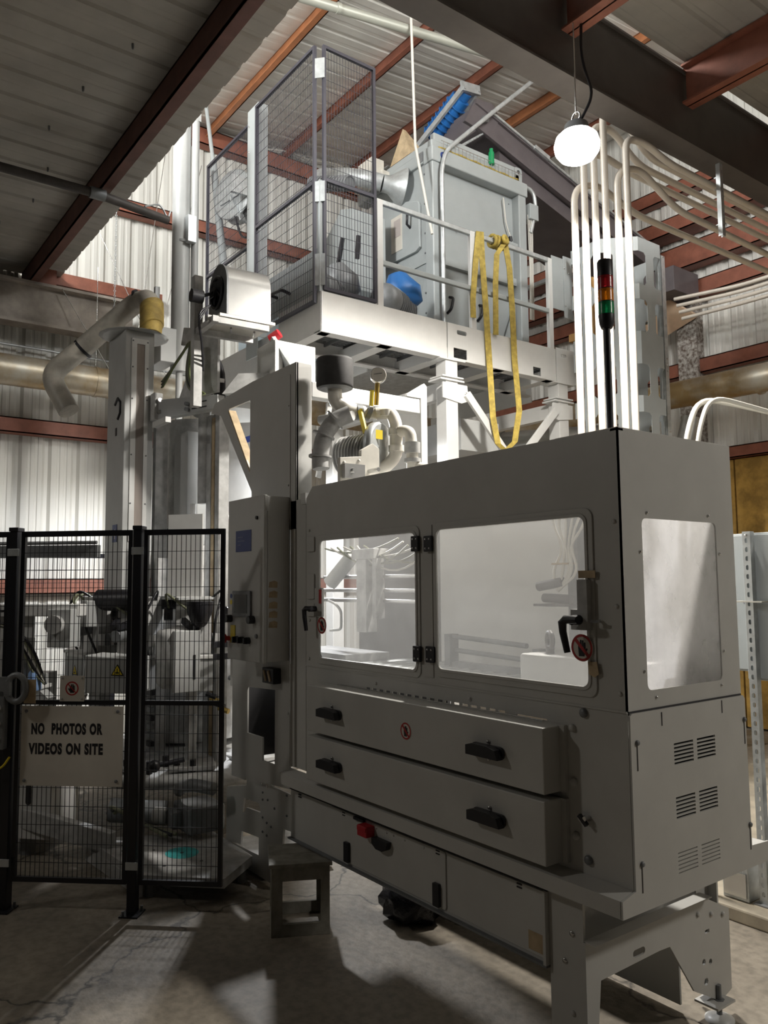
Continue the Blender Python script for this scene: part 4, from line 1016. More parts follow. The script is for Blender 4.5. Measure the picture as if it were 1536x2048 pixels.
# ------------------------------------------------------------------ mesh cage on the platform corner
mc = thing('mesh_guard_cage', 'tall dark mesh guard around the platform corner', 'guard', (-5.7, 3.3, 4.02))
wire_panel('p', mc, (PX - .012, 3.30, 4.035), (0, 1, 0), (0, 0, 1), .50, 2.07, .0285, .093, .026, .0015, (.92,), WIRE, WIRE)
wire_panel('p', mc, (-6.27, 3.238, 3.93), (1, 0, 0), (0, 0, 1), 1.01, 2.17, .0285, .093, .026, .0015, (1.0,), WIRE, WIRE)
wire_panel('p', mc, (-7.48, 3.30, 4.25), (1, 0, 0), (0, 0, 1), .97, 1.83, .0285, .093, .026, .0015, (.62,), WIRE, WIRE)
obj('corner_post', MB().box(-5.255, -5.215, 3.258, 3.295, 4.023, 4.95), BLUEGREY, mc, bev=.003)
for z in (5.9, 4.85, 4.2):
    cp = obj('clamp_plate', MB().bar((-5.25, 3.236, z), (-5.19, 3.292, z), .008, .17 if z > 4.5 else .26, (0, 0, 1)), GALV, mc)
obj('guard_post', MB().box(-6.50, -6.285, 3.26, 3.272, 3.75, 6.16).box(-6.50, -6.488, 3.272, 3.36, 3.93, 6.16).box(-6.297, -6.285, 3.272, 3.36, 3.93, 6.16), BLUEGREY, mc, bev=.003)
for z in (6.0, 5.75, 5.2, 4.9, 4.5, 4.2):
    bolt(mc, (-6.47, 3.26, z), '-Y', .010, .006, STEEL)
obj('cover_sheet', MB().py(rect(-6.25, -5.30, 4.03, 4.42), 3.30, 3.306), BLUEGREY, mc)
obj('grab_handle', MB().tube(bend([(-5.98, 3.30, 4.20), (-5.98, 3.22, 4.21), (-5.76, 3.22, 4.19), (-5.76, 3.30, 4.17)], .03), .014, 8), BLACK, mc)
# hose reel on the guard
rl = thing('hose_reel', 'round silver hose reel fixed inside the mesh guard', 'reel', (-7.2, 3.5, 5.1))
c = (-7.20, 3.50, 5.68)
ax = Vector((.35, -.94, 0)).normalized()
obj('drum', MB().cyl(Vector(c) - ax * .06, Vector(c) + ax * .06, .14, 24), GREYIRON, rl)
for s in (-.07, .07):
    o = Vector(c) + ax * s
    obj('flange', MB().lathe([(.09, -.004), (.25, -.008), (.265, 0), (.25, .008), (.09, .004)], o, ax, 32), GALV, rl)
    U_ = Vector((ax.y, -ax.x, 0))
for k in range(6):
    obj('hose_turn', MB().torus(Vector(c) + ax * (-.05 + .02 * k), ax, .16 + .012 * (k % 2), .011, 24, 6), BLACK, rl)
o = Vector(c) + ax * .085
obj('hub_plate', MB().bar(o - U_ * .17 + Vector((0, 0, .05)), o + U_ * .17 - Vector((0, 0, .02)), .012, .13, ax.cross(U_)), GALV, rl)
obj('arm', MB().bar(o + Vector((0, 0, -.02)), o + Vector((.16, .06, -.34)), .02, .09, ax), GALV, rl)
obj('mount', MB().box(-7.0, -6.96, 3.32, 3.62, 5.60, 5.78).box(-7.25, -6.96, 3.60, 3.64, 5.60, 5.78), GALV, rl)
obj('loose_hose', MB().tube(bend([(-7.15, 3.45, 5.45), (-6.95, 3.42, 5.15), (-6.75, 3.40, 5.05), (-6.68, 3.42, 5.25)], .1), .012, 6), BLACK, rl)
ld2 = tag(obj('long_pole', MB().cyl((-7.80, 3.40, 7.0), (-7.58, 3.40, 6.2), .022, 10).cyl((-7.58, 3.40, 6.2), (-7.25, 3.40, 4.75), .04, 10), BLUEGREY), 'slanted grey pole leaning behind the mesh guard', 'pole')

# ------------------------------------------------------------------ hopper
hp = thing('feed_hopper', 'big grey feed hopper with framed recessed face on the platform', 'hopper', (-6.1, 5.4, 3.96))
HX, HY0, HY1 = -5.60, 4.78, 6.08
HXB = -6.62
obj('body', MB().box(HXB, HX - .10, HY0 + .02, HY1 - .02, 4.80, 5.86), BLUEGREY, hp)
for y in (HY0, HY1 - .11):
    obj('corner_post', MB().box(HX - .12, HX, y, y + .11, 3.838, 5.78), BLUEGREY, hp, bev=.01)
obj('top_beam', MB().box(HX - .13, HX + .01, HY0 - .01, HY1 + .02, 5.78, 5.93), BLUEGREY, hp, bev=.012)
obj('top_beam', MB().box(-6.85, HX - .13, HY0 - .01, HY0 + .12, 5.80, 5.93), BLUEGREY, hp, bev=.012)
obj('beam_cap', MB().box(HX - .20, HX - .13, HY0 - .014, HY0 - .009, 5.82, 5.92), GREYIRON, hp)
obj('mid_shelf', MB().box(HX - .10, HX - .03, HY0 + .11, HY1 - .11, 5.22, 5.25), BLUEGREY, hp)
obj('hem', MB().box(HX - .10, HX - .06, HY0 + .11, HY1 - .11, 4.80, 4.88), BLUEGREY, hp)
bolt(hp, (HX - .03, 5.15, 5.21), '+X', .010, .006, GREYIRON); bolt(hp, (HX - .03, 5.75, 5.21), '+X', .010, .006, GREYIRON)
obj('funnel', MB().add([(HXB, HY0 + .03, 4.80), (HX - .10, HY0 + .03, 4.80), (HX - .10, HY1 - .03, 4.80), (HXB, HY1 - .03, 4.80), (HXB + .2, HY0 + .15, 4.04), (HX - .18, HY0 + .15, 4.04), (HX - .18, HY1 - .25, 4.04), (HXB + .2, HY1 - .25, 4.04)],
    [(0, 1, 5, 4), (1, 2, 6, 5), (2, 3, 7, 6), (3, 0, 4, 7), (0, 3, 2, 1), (4, 5, 6, 7)]), BLUEGREY, hp)
acc = obj('access_hatch', MB().px(rrect(4.98, 5.60, 4.12, 4.62, .03, 3), HX - .115, HX - .10), BLUEGREY, hp, bev=.004)
for y in (5.06, 5.46):
    obj('hatch_handle', MB().tube(bend([(HX - .10, y, 4.50), (HX - .05, y + .01, 4.48), (HX - .05, y - .02, 4.36), (HX - .10, y - .03, 4.33)], .03), .014, 8), BLACK, acc)
obj('gusset', MB().px([(HY1 - .12, 4.04), (HY1 - .12, 4.62), (HY1 - .35, 4.04)], HX - .09, HX - .075), BLUEGREY, hp)
obj('gusset', MB().py([(-5.72, 4.04), (-5.72, 4.80), (-5.95, 4.04)], HY0 + .02, HY0 + .035), BLUEGREY, hp)
for z in (4.1, 4.3, 4.5, 4.9, 5.1, 5.4, 5.7):
    bolt(hp, (-5.745, HY0 + .02, z), '-Y', .010, .008, GREYIRON)
    bolt(hp, (HX - .10, HY1 - .16, z), '+X', .008, .006, GREYIRON)
# inspection box on the side
insp = obj('inspection_door', MB().py([(-6.45, 5.60), (-6.40, 5.66), (-5.82, 5.45), (-5.80, 5.40), (-5.80, 4.98), (-5.86, 4.95), (-6.36, 4.96), (-6.45, 5.05)], HY0 - .01, HY0 + .02), BLUEGREY, hp, bev=.004)
obj('rating_plate', MB().box(-6.25, -6.07, HY0 - .014, HY0 - .010, 5.05, 5.42), SIGNWHITE, insp)
obj('rating_print', MB().box(-6.20, -6.09, HY0 - .0155, HY0 - .014, 5.20, 5.38), mat('pink_grey_print', (.45, .40, .38), .6), insp)
obj('door_handle', MB().tube([(-5.93, HY0 - .01, 5.38), (-5.92, HY0 - .06, 5.36), (-5.93, HY0 - .06, 5.24), (-5.94, HY0 - .01, 5.22)], .014, 8), BLACK, insp)
bd = obj('instruction_sticker', MB().prism(circ(HY0 + .13, 5.86, .035, 16), [], lambda u, v, t: (HX + .01 + t, u, v), 0, .002), DKBLUE, hp)
obj('sticker_mark', MB().px(rect(HY0 + .12, HY0 + .14, 5.845, 5.875), HX + .012, HX + .013), SIGNWHITE, bd)
# top works
obj('lid', MB().box(-6.5, HX - .03, HY0 + .02, HY1 - .06, 5.93, 6.02), BLUEGREY, hp, bev=.01)
for x0, x1 in ((HX - .10, HX - .04), (-6.5, -6.4)):
    obj('lid_rim', MB().box(x0, x1, HY0 + .06, HY1 - .1, 6.02, 6.10), BLUEGREY, hp, bev=.005)
obj('lift_lug', MB().px(rrect(HY1 - .13, HY1 - .02, 5.93, 6.10, .03, 3), HX - .05, HX - .03, [circ(HY1 - .07, 6.05, .025, 10)]), BLUEGREY, hp)
obj('peaked_cover', MB().add([(-6.3, 4.80, 6.02), (-5.95, 4.80, 6.02), (-5.95, 5.05, 6.02), (-6.3, 5.05, 6.02), (-6.12, 4.83, 6.36), (-6.12, 4.87, 6.36)], [(0, 1, 4), (1, 2, 5, 4), (2, 3, 5), (3, 0, 4, 5), (0, 3, 2, 1)]), TAN, hp)
obj('valve_box', MB().box(-6.6, -6.35, 4.6, 4.76, 5.90, 6.10).box(-6.7, -6.2, 4.62, 4.72, 5.84, 5.90), PVC, hp, bev=.008)
wf = MB()
for k in range(22):
    y = HY0 + .15 + k * .05
    wf.box(HX - .004, HX, y, y + .004, 5.93, 6.02)
wf.box(HX - .004, HX, HY0 + .12, HY1 - .05, 6.016, 6.022)
obj('wire_tray', wf, STEEL, hp)
obj('tray_cable', MB().tube([(HX - .02, HY0 + .1 + k * .1, 5.945 + .012 * (k % 2)) for k in range(12)], .012, 6), YELLOW, hp)
obj('green_sensor', MB().cyl((HX - .02, 5.60, 6.0), (HX - .02, 5.60, 6.13), .03, 14).cyl((HX - .02, 5.60, 6.13), (HX - .02, 5.60, 6.17), .02, 10), LGRN, hp)
obj('junction_box', MB().box(HX - .1, HX + .03, HY1 + .03, HY1 + .16, 5.55, 5.72), BLUEGREY, hp, bev=.006)
obj('side_conduit', MB().tube(bend([(HX - .02, HY1 - .05, 5.92), (HX, HY1 + .12, 5.88), (HX, HY1 + .15, 5.7), (HX, HY1 + .06, 5.4)], .08), .022, 8), GALV, hp)
for k in range(5):
    obj('lead', MB().tube([(HX - .01 + .004 * k, HY1 + .03 + .014 * k, 5.6), (HX, HY1 + .035 + .012 * k, 5.0), (HX, HY1 + .02 + .015 * k, 4.45)], .005, 5), WHITECABLE, hp)
obj('tray_wire', MB().tube(bend([(HX - .06, 5.80, 5.72), (HX - .06, 5.83, 5.45), (HX - .06, 5.89, 5.32)], .1), .008, 6), WHITECABLE, hp)
obj('tray_plug', MB().cyl((HX - .06, 5.89, 5.32), (HX - .06, 5.90, 5.27), .02, 8), BLACK, hp)
# cone duct and flexible pipe on the side
co = obj('cone_duct', MB().lathe([(.20, 0), (.19, .02), (.09, .15), (.085, .22)], (-6.08, HY0 + .02, 5.70), (-.45, -1, 0.15), 28), GALV, hp)
obj('elbow_duct', MB().tube(bend([(-6.17, HY0 - .18, 5.73), (-6.25, HY0 - .30, 5.77), (-6.5, HY0 - .40, 5.88), (-6.95, HY0 - .42, 6.06)], .12, 6), .085, 18), GALV, hp)
fx = MB()
for k in range(14):
    p = Vector((-6.35, HY0 - .46, 5.72)).lerp(Vector((-6.95, HY0 - .52, 5.95)), k / 13)
    fx.torus(p, (-.93, -.1, .36), .07, .010, 16, 6)
fx.cyl((-6.35, HY0 - .46, 5.72), (-6.95, HY0 - .52, 5.95), .068, 16)
obj('flexible_duct', fx, GREYIRON, hp)
# dosing chute behind the guard
dz = thing('dosing_chute', 'pale grey sloping chute beside the hopper behind the mesh guard', 'chute', (-6.6, 4.0, 3.96))
obj('shell', MB().py([(-7.4, 3.97), (-7.4, 4.75), (-7.0, 4.95), (-6.35, 5.42), (-6.15, 5.35), (-6.15, 4.55), (-6.4, 4.40), (-6.4, 3.97)], 4.22, 4.62), BLUEGREY, dz, bev=.006)
obj('cover', MB().py([(-7.6, 3.97), (-7.6, 4.62), (-6.6, 4.72), (-6.6, 3.97)], 3.72, 4.20), mat('pale_blue_cover', (.50, .60, .66), .4), dz, bev=.006)
obj('grab_bar', MB().bar((-6.30, 4.20, 5.10), (-6.38, 4.20, 4.86), .03, .03), BLACK, dz)
obj('lever', MB().bar((-6.02, 4.20, 5.02), (-6.05, 4.20, 4.80), .04, .025), BLACK, dz)
# gear motors on the walkway
def gear_motor(label, p, m, s, group):
    t = thing('gear_motor', label, 'motor', p, group)
    x, y, z = p
    obj('gearbox', MB().lathe([(.10 * s, 0), (.16 * s, .03 * s), (.17 * s, .16 * s), (.11 * s, .24 * s), (.07 * s, .30 * s)], (x, y, z + .2 * s), (0, -.3, 1), 20), m, t)
    mt = MB().cyl((x - .02, y, z + .17 * s), (x + .12 * s, y - .26 * s, z + .17 * s), .115 * s, 20)
    for k in range(9):
        q = Vector((x - .02, y, z + .17 * s)).lerp(Vector((x + .12 * s, y - .26 * s, z + .17 * s)), (k + .5) / 9)
        mt.cyl(q - Vector((.4, -.9, 0)) * .005, q + Vector((.4, -.9, 0)) * .005, .135 * s, 20)
    obj('finned_body', mt, GREYIRON, t)
    obj('fan_cover', MB().lathe([(.13 * s, 0), (.13 * s, .09 * s), (.10 * s, .12 * s), (1e-4, .125 * s)], (x + .12 * s, y - .26 * s, z + .17 * s), (.42, -.9, 0), 20), m if m is not BLUE else GREYIRON, t)
    obj('mount_frame', MB().box(x - .12 * s, x + .14 * s, y - .26 * s, y + .05 * s, 3.84, z - .001), BLUEGREY, t)
    obj('foot', MB().box(x - .12 * s, x + .16 * s, y - .28 * s, y + .06 * s, z, z + .03).box(x - .05 * s, x + .05 * s, y - .1 * s, y + .1 * s, z + .03, z + .16 * s), GREYIRON, t, bev=.004)
    return t
gear_motor('dark grey gear motor on the walkway behind the mesh', (-5.62, 3.76, 3.985), GREYIRON, 1.0, 'gear motors on the walkway')
gear_motor('gear motor with bright blue gearbox on the walkway', (-5.57, 4.40, 3.985), BLUE, 1.1, 'gear motors on the walkway')

# ------------------------------------------------------------------ inclined conveyor
cv = thing('inclined_conveyor', 'dark inclined conveyor housing rising from the wall to hopper top', 'conveyor', (-6.05, 7.0, 6.1))
def cvp(x, y, up_): # along its slope
    s = (5.55 - 6.66) / (9.75 - 5.745)
    return (x, y, 6.62 + (y - 5.745) * s + up_)
def slab(x0, x1, y0, y1, u0, u1):
    v = [cvp(x, y, u) for x in (x0, x1) for y in (y0, y1) for u in (u0, u1)]
    return MB().add(v, [(0, 1, 3, 2), (4, 6, 7, 5), (0, 4, 5, 1), (2, 3, 7, 6), (0, 2, 6, 4), (1, 5, 7, 3)])
obj('trough', slab(-6.62, -5.75, 5.55, 8.66, -.24, .04), CONV, cv, bev=.005)
obj('side_rail', slab(-5.76, -5.72, 5.50, 8.66, .0, .05), CONV, cv)
obj('side_rail', slab(-5.76, -5.72, 5.50, 8.66, -.26, -.21), CONV, cv)
obj('under_tray', slab(-6.62, -5.80, 5.9, 7.9, -.42, -.24), CONV, cv)
obj('head_guard', MB().px([(5.35, 6.45), (5.75, 6.40), (5.86, 6.66), (5.76, 6.78), (5.52, 6.76)], -5.78, -5.74), CONV, cv, bev=.004)
obj('rail_conduit', MB().tube([cvp(-5.71, y, .03) for y in (5.7, 6.3, 7.2, 8.6)], .014, 6), GALV, cv)
obj('conduit_body', MB().bar(cvp(-5.70, 6.35, .03), cvp(-5.70, 6.58, .03), .03, .045), GALV, cv)
mf = obj('motor_frame', MB().bar((-6.55, 5.35, 6.52), (-5.85, 5.45, 6.92), .03, .06).bar((-6.55, 5.62, 6.56), (-5.85, 5.66, 6.96), .03, .06).bar((-5.86, 5.42, 6.92), (-5.86, 5.68, 6.96), .03, .10), GALV, cv)
obj('motor', MB().cyl((-6.45, 5.50, 6.66), (-6.0, 5.54, 6.90), .11, 20).cyl((-6.0, 5.54, 6.90), (-5.93, 5.545, 6.94), .08, 16), BLUE, cv)
for k in range(7):
    q = Vector((-6.42, 5.50, 6.675)).lerp(Vector((-6.08, 5.535, 6.86)), k / 6); d = Vector((.88, .08, .47)) * .006
    obj('motor_fin', MB().cyl(q - d, q + d, .127, 20), BLUE, cv)
for k in range(9):
    obj('tail_slat', MB().bar((-5.74, 5.36 + k * .035, 6.20 + k * .028), (-6.3, 5.30 + k * .035, 6.20 + k * .028), .012, .02), GALV, cv)
obj('drive_shaft', MB().cyl((-5.76, 5.62, 6.55), (-5.70, 5.62, 6.55), .04, 14), GREYIRON, cv)
obj('ply_shroud', MB().add([(-5.95, 8.3, 5.32), (-5.95, 8.77, 4.76), (-5.30, 8.77, 4.95), (-5.75, 8.3, 5.36), (-5.95, 8.3, 5.30), (-5.95, 8.77, 4.74), (-5.30, 8.77, 4.93), (-5.75, 8.3, 5.34)], [(0, 1, 2, 3), (7, 6, 5, 4), (0, 4, 5, 1), (1, 5, 6, 2), (2, 6, 7, 3), (3, 7, 4, 0)]), PLY, cv)
obj('end_hood', MB().box(-5.70, -5.28, 8.25, 8.77, 5.15, 5.45), CONV, cv, bev=.005)
# diagonal pipe over the hopper
tag(obj('stay_pipe', MB().tube(bend([(-5.555, 4.86, 4.05), (-5.555, 4.86, 5.70), (-5.555, 4.92, 5.90), (-5.555, 5.7, 6.65), (-5.5, 6.6, 7.5)], .15), .022, 8), GALV), 'thin steel pipe slanting from the rail over the hopper', 'pipe')

# ------------------------------------------------------------------ yellow lifting strap
def ribbon(path, w_, wd, t=.006):
    mb = MB(); P = [Vector(p) for p in path]; wd = Vector(wd).normalized()
    v = []
    for i, p in enumerate(P):
        d = (P[min(i + 1, len(P) - 1)] - P[max(i - 1, 0)]).normalized()
        tw = wd
        n_ = d.cross(tw).normalized() * t / 2
        a = tw * w_ / 2
        v += [p - a - n_, p + a - n_, p + a + n_, p - a + n_]
    f = []
    for i in range(len(P) - 1):
        o = i * 4
        f += [(o + k, o + (k + 1) % 4, o + 4 + (k + 1) % 4, o + 4 + k) for k in range(4)]
    f += [(3, 2, 1, 0), tuple(len(v) - 4 + k for k in range(4))]
    return mb.add(v, f)
sp = thing('lifting_strap', 'long yellow lifting strap knotted on the guard rail and hanging down', 'strap', (PX + .02, 5.2, 4.9))
obj('long_loop', ribbon([(PX + .012, 5.01, 4.965), (PX + .012, 5.02, 4.7), (PX + .03, 5.04, 4.2), (PX + .05, 5.05, 3.7), (PX + .085, 5.045, 3.2), (PX + .085, 5.10, 2.96), (PX + .085, 5.20, 2.90), (PX + .085, 5.32, 3.0), (PX + .085, 5.39, 3.3), (PX + .05, 5.38, 3.8), (PX + .03, 5.385, 4.3), (PX + .02, 5.37, 4.7), (PX + .01, 5.33, 4.93)], .058, (.35, 1, 0)), YELLOW, sp)
obj('short_tail', ribbon([(PX + .005, 4.99, 4.965), (PX + .005, 4.95, 4.7), (PX + .005, 4.90, 4.3), (PX + .005, 4.90, 4.12)], .055, (.3, 1, 0)), YELLOW, sp)
obj('inner_fold', ribbon([(PX + .035, 5.28, 4.90), (PX + .035, 5.19, 4.78), (PX + .03, 5.17, 4.5), (PX + .03, 5.16, 4.0)], .052, (.5, 1, 0)), YELLOW, sp)
kn = MB()
for k in range(4):
    kn.torus((PX - .0325, 5.20 + .045 * k, 4.94), (.1 * (k % 2), 1, .12 * (-1) ** k), .054, .016, 14, 8)
kn.torus((PX + .035, 5.31, 4.955), (1, .3, .2), .035, .020, 14, 8)
obj('knot', kn, YELLOW, sp)

# ------------------------------------------------------------------ conduits from the cabinet area up to the girder
CX = -3.30
spec = [(4.22, 4.42, 'run'), (4.26, 4.62, 'run'), (4.30, 4.80, 'run'), (4.34, 4.90, 'run'), (4.40, 4.50, 'low'), (4.43, 4.67, 'run')]
for i, (y, zt, kind) in enumerate(spec):
    x = -3.44 + .056 * i
    zt2 = [4.74, 4.68, 4.72, 4.77, 4.42, 4.70][i]
    if kind == 'low' or i == 0:
        pts = [(x, y, .07), (x, y, zt + .0), (x, y + .25, zt + .10), (x, y + .7, 4.42), (x, 8.8, 4.44 - .02 * i)]
    else:
        pts = [(x, y, .07), (x, y, zt + .05), (x, y + .22, zt + .09), (x, y + .5, zt2), (x, 8.8, zt2)]
    tag(obj('conduit', MB().tube(bend(pts, .14, 6), .024, 12), CONDUIT), ('first', 'second', 'third', 'fourth', 'fifth', 'sixth')[i] + ' cream conduit riser counted from the platform, behind the cabinet', 'conduit', 'conduit risers')
t = thing('strut_hanger', 'slotted steel strut hanging from the girder across the conduits', 'bracket', (-3.07, 5.5, 4.86))
obj('strut', MB().px(rect(5.475, 5.515, 4.28, 4.845), -3.085, -3.081, [rect(5.49, 5.50, 4.32 + .05 * k, 4.345 + .05 * k) for k in range(10)]).box(-3.115, -3.085, 5.475, 5.479, 4.28, 4.845).box(-3.115, -3.085, 5.511, 5.515, 4.28, 4.845), GALV, t)
for z in (4.40, 4.68, 4.77):
    obj('clip', MB().box(-3.134, -3.115, 5.48, 5.51, z - .03, z - .022), GALV, t)
for i in range(4):
    tag(obj('wall_conduit_run', MB().tube(bend([(-5.35, 8.5 - .05 * i, 4.86 + .07 * i), (-4.6, 8.5, 4.83 + .07 * i), (-3.6, 8.58, 4.85 + .075 * i)], .2), .022, 10), CONDUIT), ('lowest', 'second lowest', 'second highest', 'topmost')[i] + ' steel conduit leaving the conveyor end along the ribbed wall', 'conduit', 'conduits by the conveyor end')
for i in range(2):
    tag(obj('white_cable', MB().tube(bend([(-2.52 + .07 * i, 3.93, .075), (-2.46 + .07 * i, 3.8, 1.9), (-2.46 + .07 * i, 3.9, 2.5), (-2.50 + .07 * i, 4.1, 2.74), (-2.37 + .07 * i, 4.6, 2.70 - .03 * i), (-2.02 + .09 * i, 5.6, 2.5 - .08 * i)], .2, 6), .016 - .003 * i, 8), WHITECABLE), ('thick white cable arching above the cabinet rear corner', 'thinner white cable arching under the thick one')[i], 'cable')

# ------------------------------------------------------------------ electrical cabinets beyond the cabinet end
for i, (x0, x1, y0, y1, z0, z1, lab) in enumerate(((-2.52, -2.30, 4.25, 4.75, 1.2, 1.96, 'pale blue-grey wall box behind the slotted post'), (-2.27, -1.7, 4.07, 4.6, 1.18, 1.95, 'blue-grey electrical box hung on the slotted post'))):
    t = thing('electrical_box', lab, 'box', ((x0 + x1) / 2, (y0 + y1) / 2, z0), 'electrical boxes')
    obj('body', MB().box(x0, x1, y0, y1, z0, z1), BLUEGREY, t, bev=.006)
    obj('door', MB().box(x0 + .01, x1 - .01, y0 - .014, y0 - .002, z0 + .01, z1 - .01), BLUEGREY, t, bev=.004)
    obj('latch', MB().cyl((x1 - .05, y0 - .014, (z0 + z1) / 2), (x1 - .05, y0 - .03, (z0 + z1) / 2), .012, 10), GREYIRON, t)
def slot_post(label, x, y, z0, z1):
    t = thing('slotted_post', label, 'post', (x, y, z0), 'slotted steel posts')
    ho = []; z = z0 + .03
    while z < z1 - .03:
        ho.append(rrect(x - .008, x + .008, z, z + .026, .007, 2)); z += .047
    obj('web', MB().py(rect(x - .021, x + .021, z0, z1), y, y + .003, ho), GALV, t)
    obj('flange', MB().box(x - .021, x - .018, y + .003, y + .04, z0, z1), GALV, t)
    obj('flange', MB().box(x + .018, x + .021, y + .003, y + .04, z0, z1), GALV, t)
    obj('foot', MB().box(x - .04, x + .04, y - .03, y + .06, z0 - .008, z0 - .001), GREYIRON, t)
    bolt(t, (x, y, z1 - .02), '-Y', .007, .006, STEEL)
    return t
slot_post('tall slotted steel post carrying the electrical boxes', -2.205, 4.00, .078, 1.955)
obj_ = tag(obj('cable_tie', MB().box(-2.28, -2.13, 3.985, 4.05, 1.585, 1.592), WHITECABLE), 'white cable tie around the slotted post', 'cable tie')
t = thing('tin_box', 'small dull steel box on the pale slab below the cabinet', 'box', (-2.33, 4.05, .07))
obj('body', MB().box(-2.40, -2.26, 3.96, 4.12, .072, .34), GALV, t, bev=.004)
obj('cover', MB().box(-2.39, -2.27, 3.952, 3.958, .09, .21), STEEL, t)
obj('wrap', MB().box(-2.38, -2.28, 3.945, 3.95, .22, .33), BIGBAG, t)
t = thing('white_enclosure', 'white low enclosure with grey grille top beside the slotted post', 'machine', (-1.9, 4.3, .07))
obj('body', MB().box(-2.17, -1.2, 4.07, 4.7, .072, .56), WHITE, t, bev=.01)
obj('grille_top', MB().box(-2.165, -1.2, 4.075, 4.7, .56, .70), GALV, t)
for k in range(9):
    obj('grille_slat', MB().box(-2.165, -1.2, 4.068, 4.075, .57 + k * .014, .576 + k * .014), GREYIRON, t)
# ================================================================== pump set behind the portal frame
pm = thing('vacuum_pump', 'pump set with black muffler, gauge and pale pipe elbows behind the frame', 'pump', (-4.15, 2.85, 2.25))
obj('base_shelf', MB().box(-4.45, XC - .03, 2.64, 3.20, 2.235, 2.262), WHITE, pm)
mx_, my_ = -4.30, 2.74
mf_ = obj('muffler', MB().lathe([(.05, 2.94), (.118, 2.945), (.122, 2.96), (.122, 3.125), (.118, 3.14), (.02, 3.145)], (mx_, my_, 0), n=28), CHARCOAL, pm)
obj('muffler_cap', MB().lathe([(.10, 2.936), (.118, 2.944)], (mx_, my_, 0), n=28), GREYIRON, mf_)
obj('inlet_elbow', MB().tube(bend([(mx_, my_, 2.95), (mx_, my_, 2.86), (mx_ + .02, my_ + .06, 2.82), (mx_ + .04, my_ + .20, 2.80)], .09, 6), .047, 16), PVC, pm)
obj('manifold_pipe', MB().cyl((-4.26, 2.92, 2.80), (-4.20, 3.02, 2.79), .036, 14), PVC, pm)
obj('check_valve', MB().cyl((-4.268, 2.88, 2.80), (-4.258, 2.92, 2.80), .055, 14).cyl((-4.235, 2.95, 2.80), (-4.225, 2.975, 2.79), .052, 14), GREYIRON, pm)
obj('tee_pipe', MB().tube(bend([(-4.20, 3.0, 2.79), (-4.14, 3.08, 2.80), (-4.10, 3.09, 2.72), (-4.10, 3.09, 2.50), (-4.13, 3.02, 2.42), (-4.2, 2.93, 2.40)], .07, 5), .042, 16), PVC, pm)
for p in ((-4.10, 3.09, 2.66), (-4.10, 3.09, 2.55), (-4.16, 3.05, 2.79)):
    obj('pipe_collar', MB().cyl(Vector(p) - Vector((0, 0, .02)), Vector(p) + Vector((0, 0, .02)), .052, 14), PVC, pm)
obj('drop_pipe', MB().tube(bend([(-4.10, 3.10, 2.66), (-4.03, 3.10, 2.66), (-3.97, 3.105, 2.64), (-3.95, 3.105, 2.52), (-3.95, 3.105, 2.30)], .06, 5), .038, 16), PVC, pm)
obj('union', MB().cyl((-3.95, 3.105, 2.50), (-3.95, 3.105, 2.57), .052, 8).cyl((-3.95, 3.105, 2.44), (-3.95, 3.105, 2.465), .054, 14), DUSTY, pm)
obj('outlet_elbow', MB().tube(bend([(-3.95, 3.105, 2.42), (-3.88, 3.16, 2.40), (-3.83, 3.2, 2.38), (-3.82, 3.21, 2.27)], .05, 5), .03, 14), PVC, pm)
# gauge and valve
gv = obj('gauge', MB().lathe([(.048, -.02), (.054, -.015), (.054, .015), (.050, .02)], (-4.13, 2.97, 3.03), (.8, -.55, .1), 24), STEEL, pm)
obj('dial', MB().lathe([(.047, .0205), (.047, .0215)], (-4.13, 2.97, 3.03), (.8, -.55, .1), 24), SIGNWHITE, gv)
nd = Vector((.8, -.55, .1)).normalized(); nu = Vector((.55, .8, 0)).normalized()
oo = Vector((-4.13, 2.97, 3.03)) + nd * .0225
obj('needle', MB().bar(oo - nu * .03, oo + nu * .025 + Vector((0, 0, .008)), .002, .004, nd), BLACK, gv)
obj('gauge_stem', MB().cyl((-4.14, 2.97, 2.98), (-4.17, 2.98, 2.84), .016, 10), mat('brass', (.55, .40, .12), .35, .7), pm)
obj('valve_handle', MB().bar((-4.145, 2.93, 2.93), (-4.17, 2.94, 2.83), .012, .03, (1, 0, 0)), BRIGHTYELLOW, pm)
obj('ball_valve_handle', MB().bar((-4.20, 2.87, 2.80), (-4.14, 2.87, 2.64), .014, .035, (1, 0, 0)), BRIGHTYELLOW, pm)
# motor, finned bend
mt = MB().cyl((-4.42, 2.90, 2.52), (-4.16, 2.98, 2.52), .12, 20)
for k in range(10):
    q = Vector((-4.42, 2.90, 2.52)).lerp(Vector((-4.2, 2.967, 2.52)), k / 9); d = Vector((.95, .3, 0)) * .004
    mt.cyl(q - d, q + d, .137, 20)
obj('motor_body', mt, DUSTY, pm)
obj('drum_housing', MB().lathe([(.15, 0), (.165, .01), (.165, .05), (.15, .06)], (-4.19, 2.98, 2.56), (.8, .35, 0), 26), GALV, pm)
obj('yellow_label', MB().box(-4.105, -4.10, 2.92, 2.98, 2.60, 2.66), BRIGHTYELLOW, pm)
el = [(-4.18, 2.78, 2.76), (-4.24, 2.70, 2.72), (-4.28, 2.64, 2.62), (-4.29, 2.62, 2.48), (-4.28, 2.62, 2.40)]
obj('finned_elbow', MB().tube(bend(el, .08), .055, 14), DUSTY, pm)
for k in range(1, 4):
    p0 = Vector(el[k]); d = (Vector(el[k + 1]) - Vector(el[k - 1])).normalized()
    obj('elbow_fin', MB().cyl(p0 - d * .006, p0 + d * .006, .075, 16), DUSTY, pm)
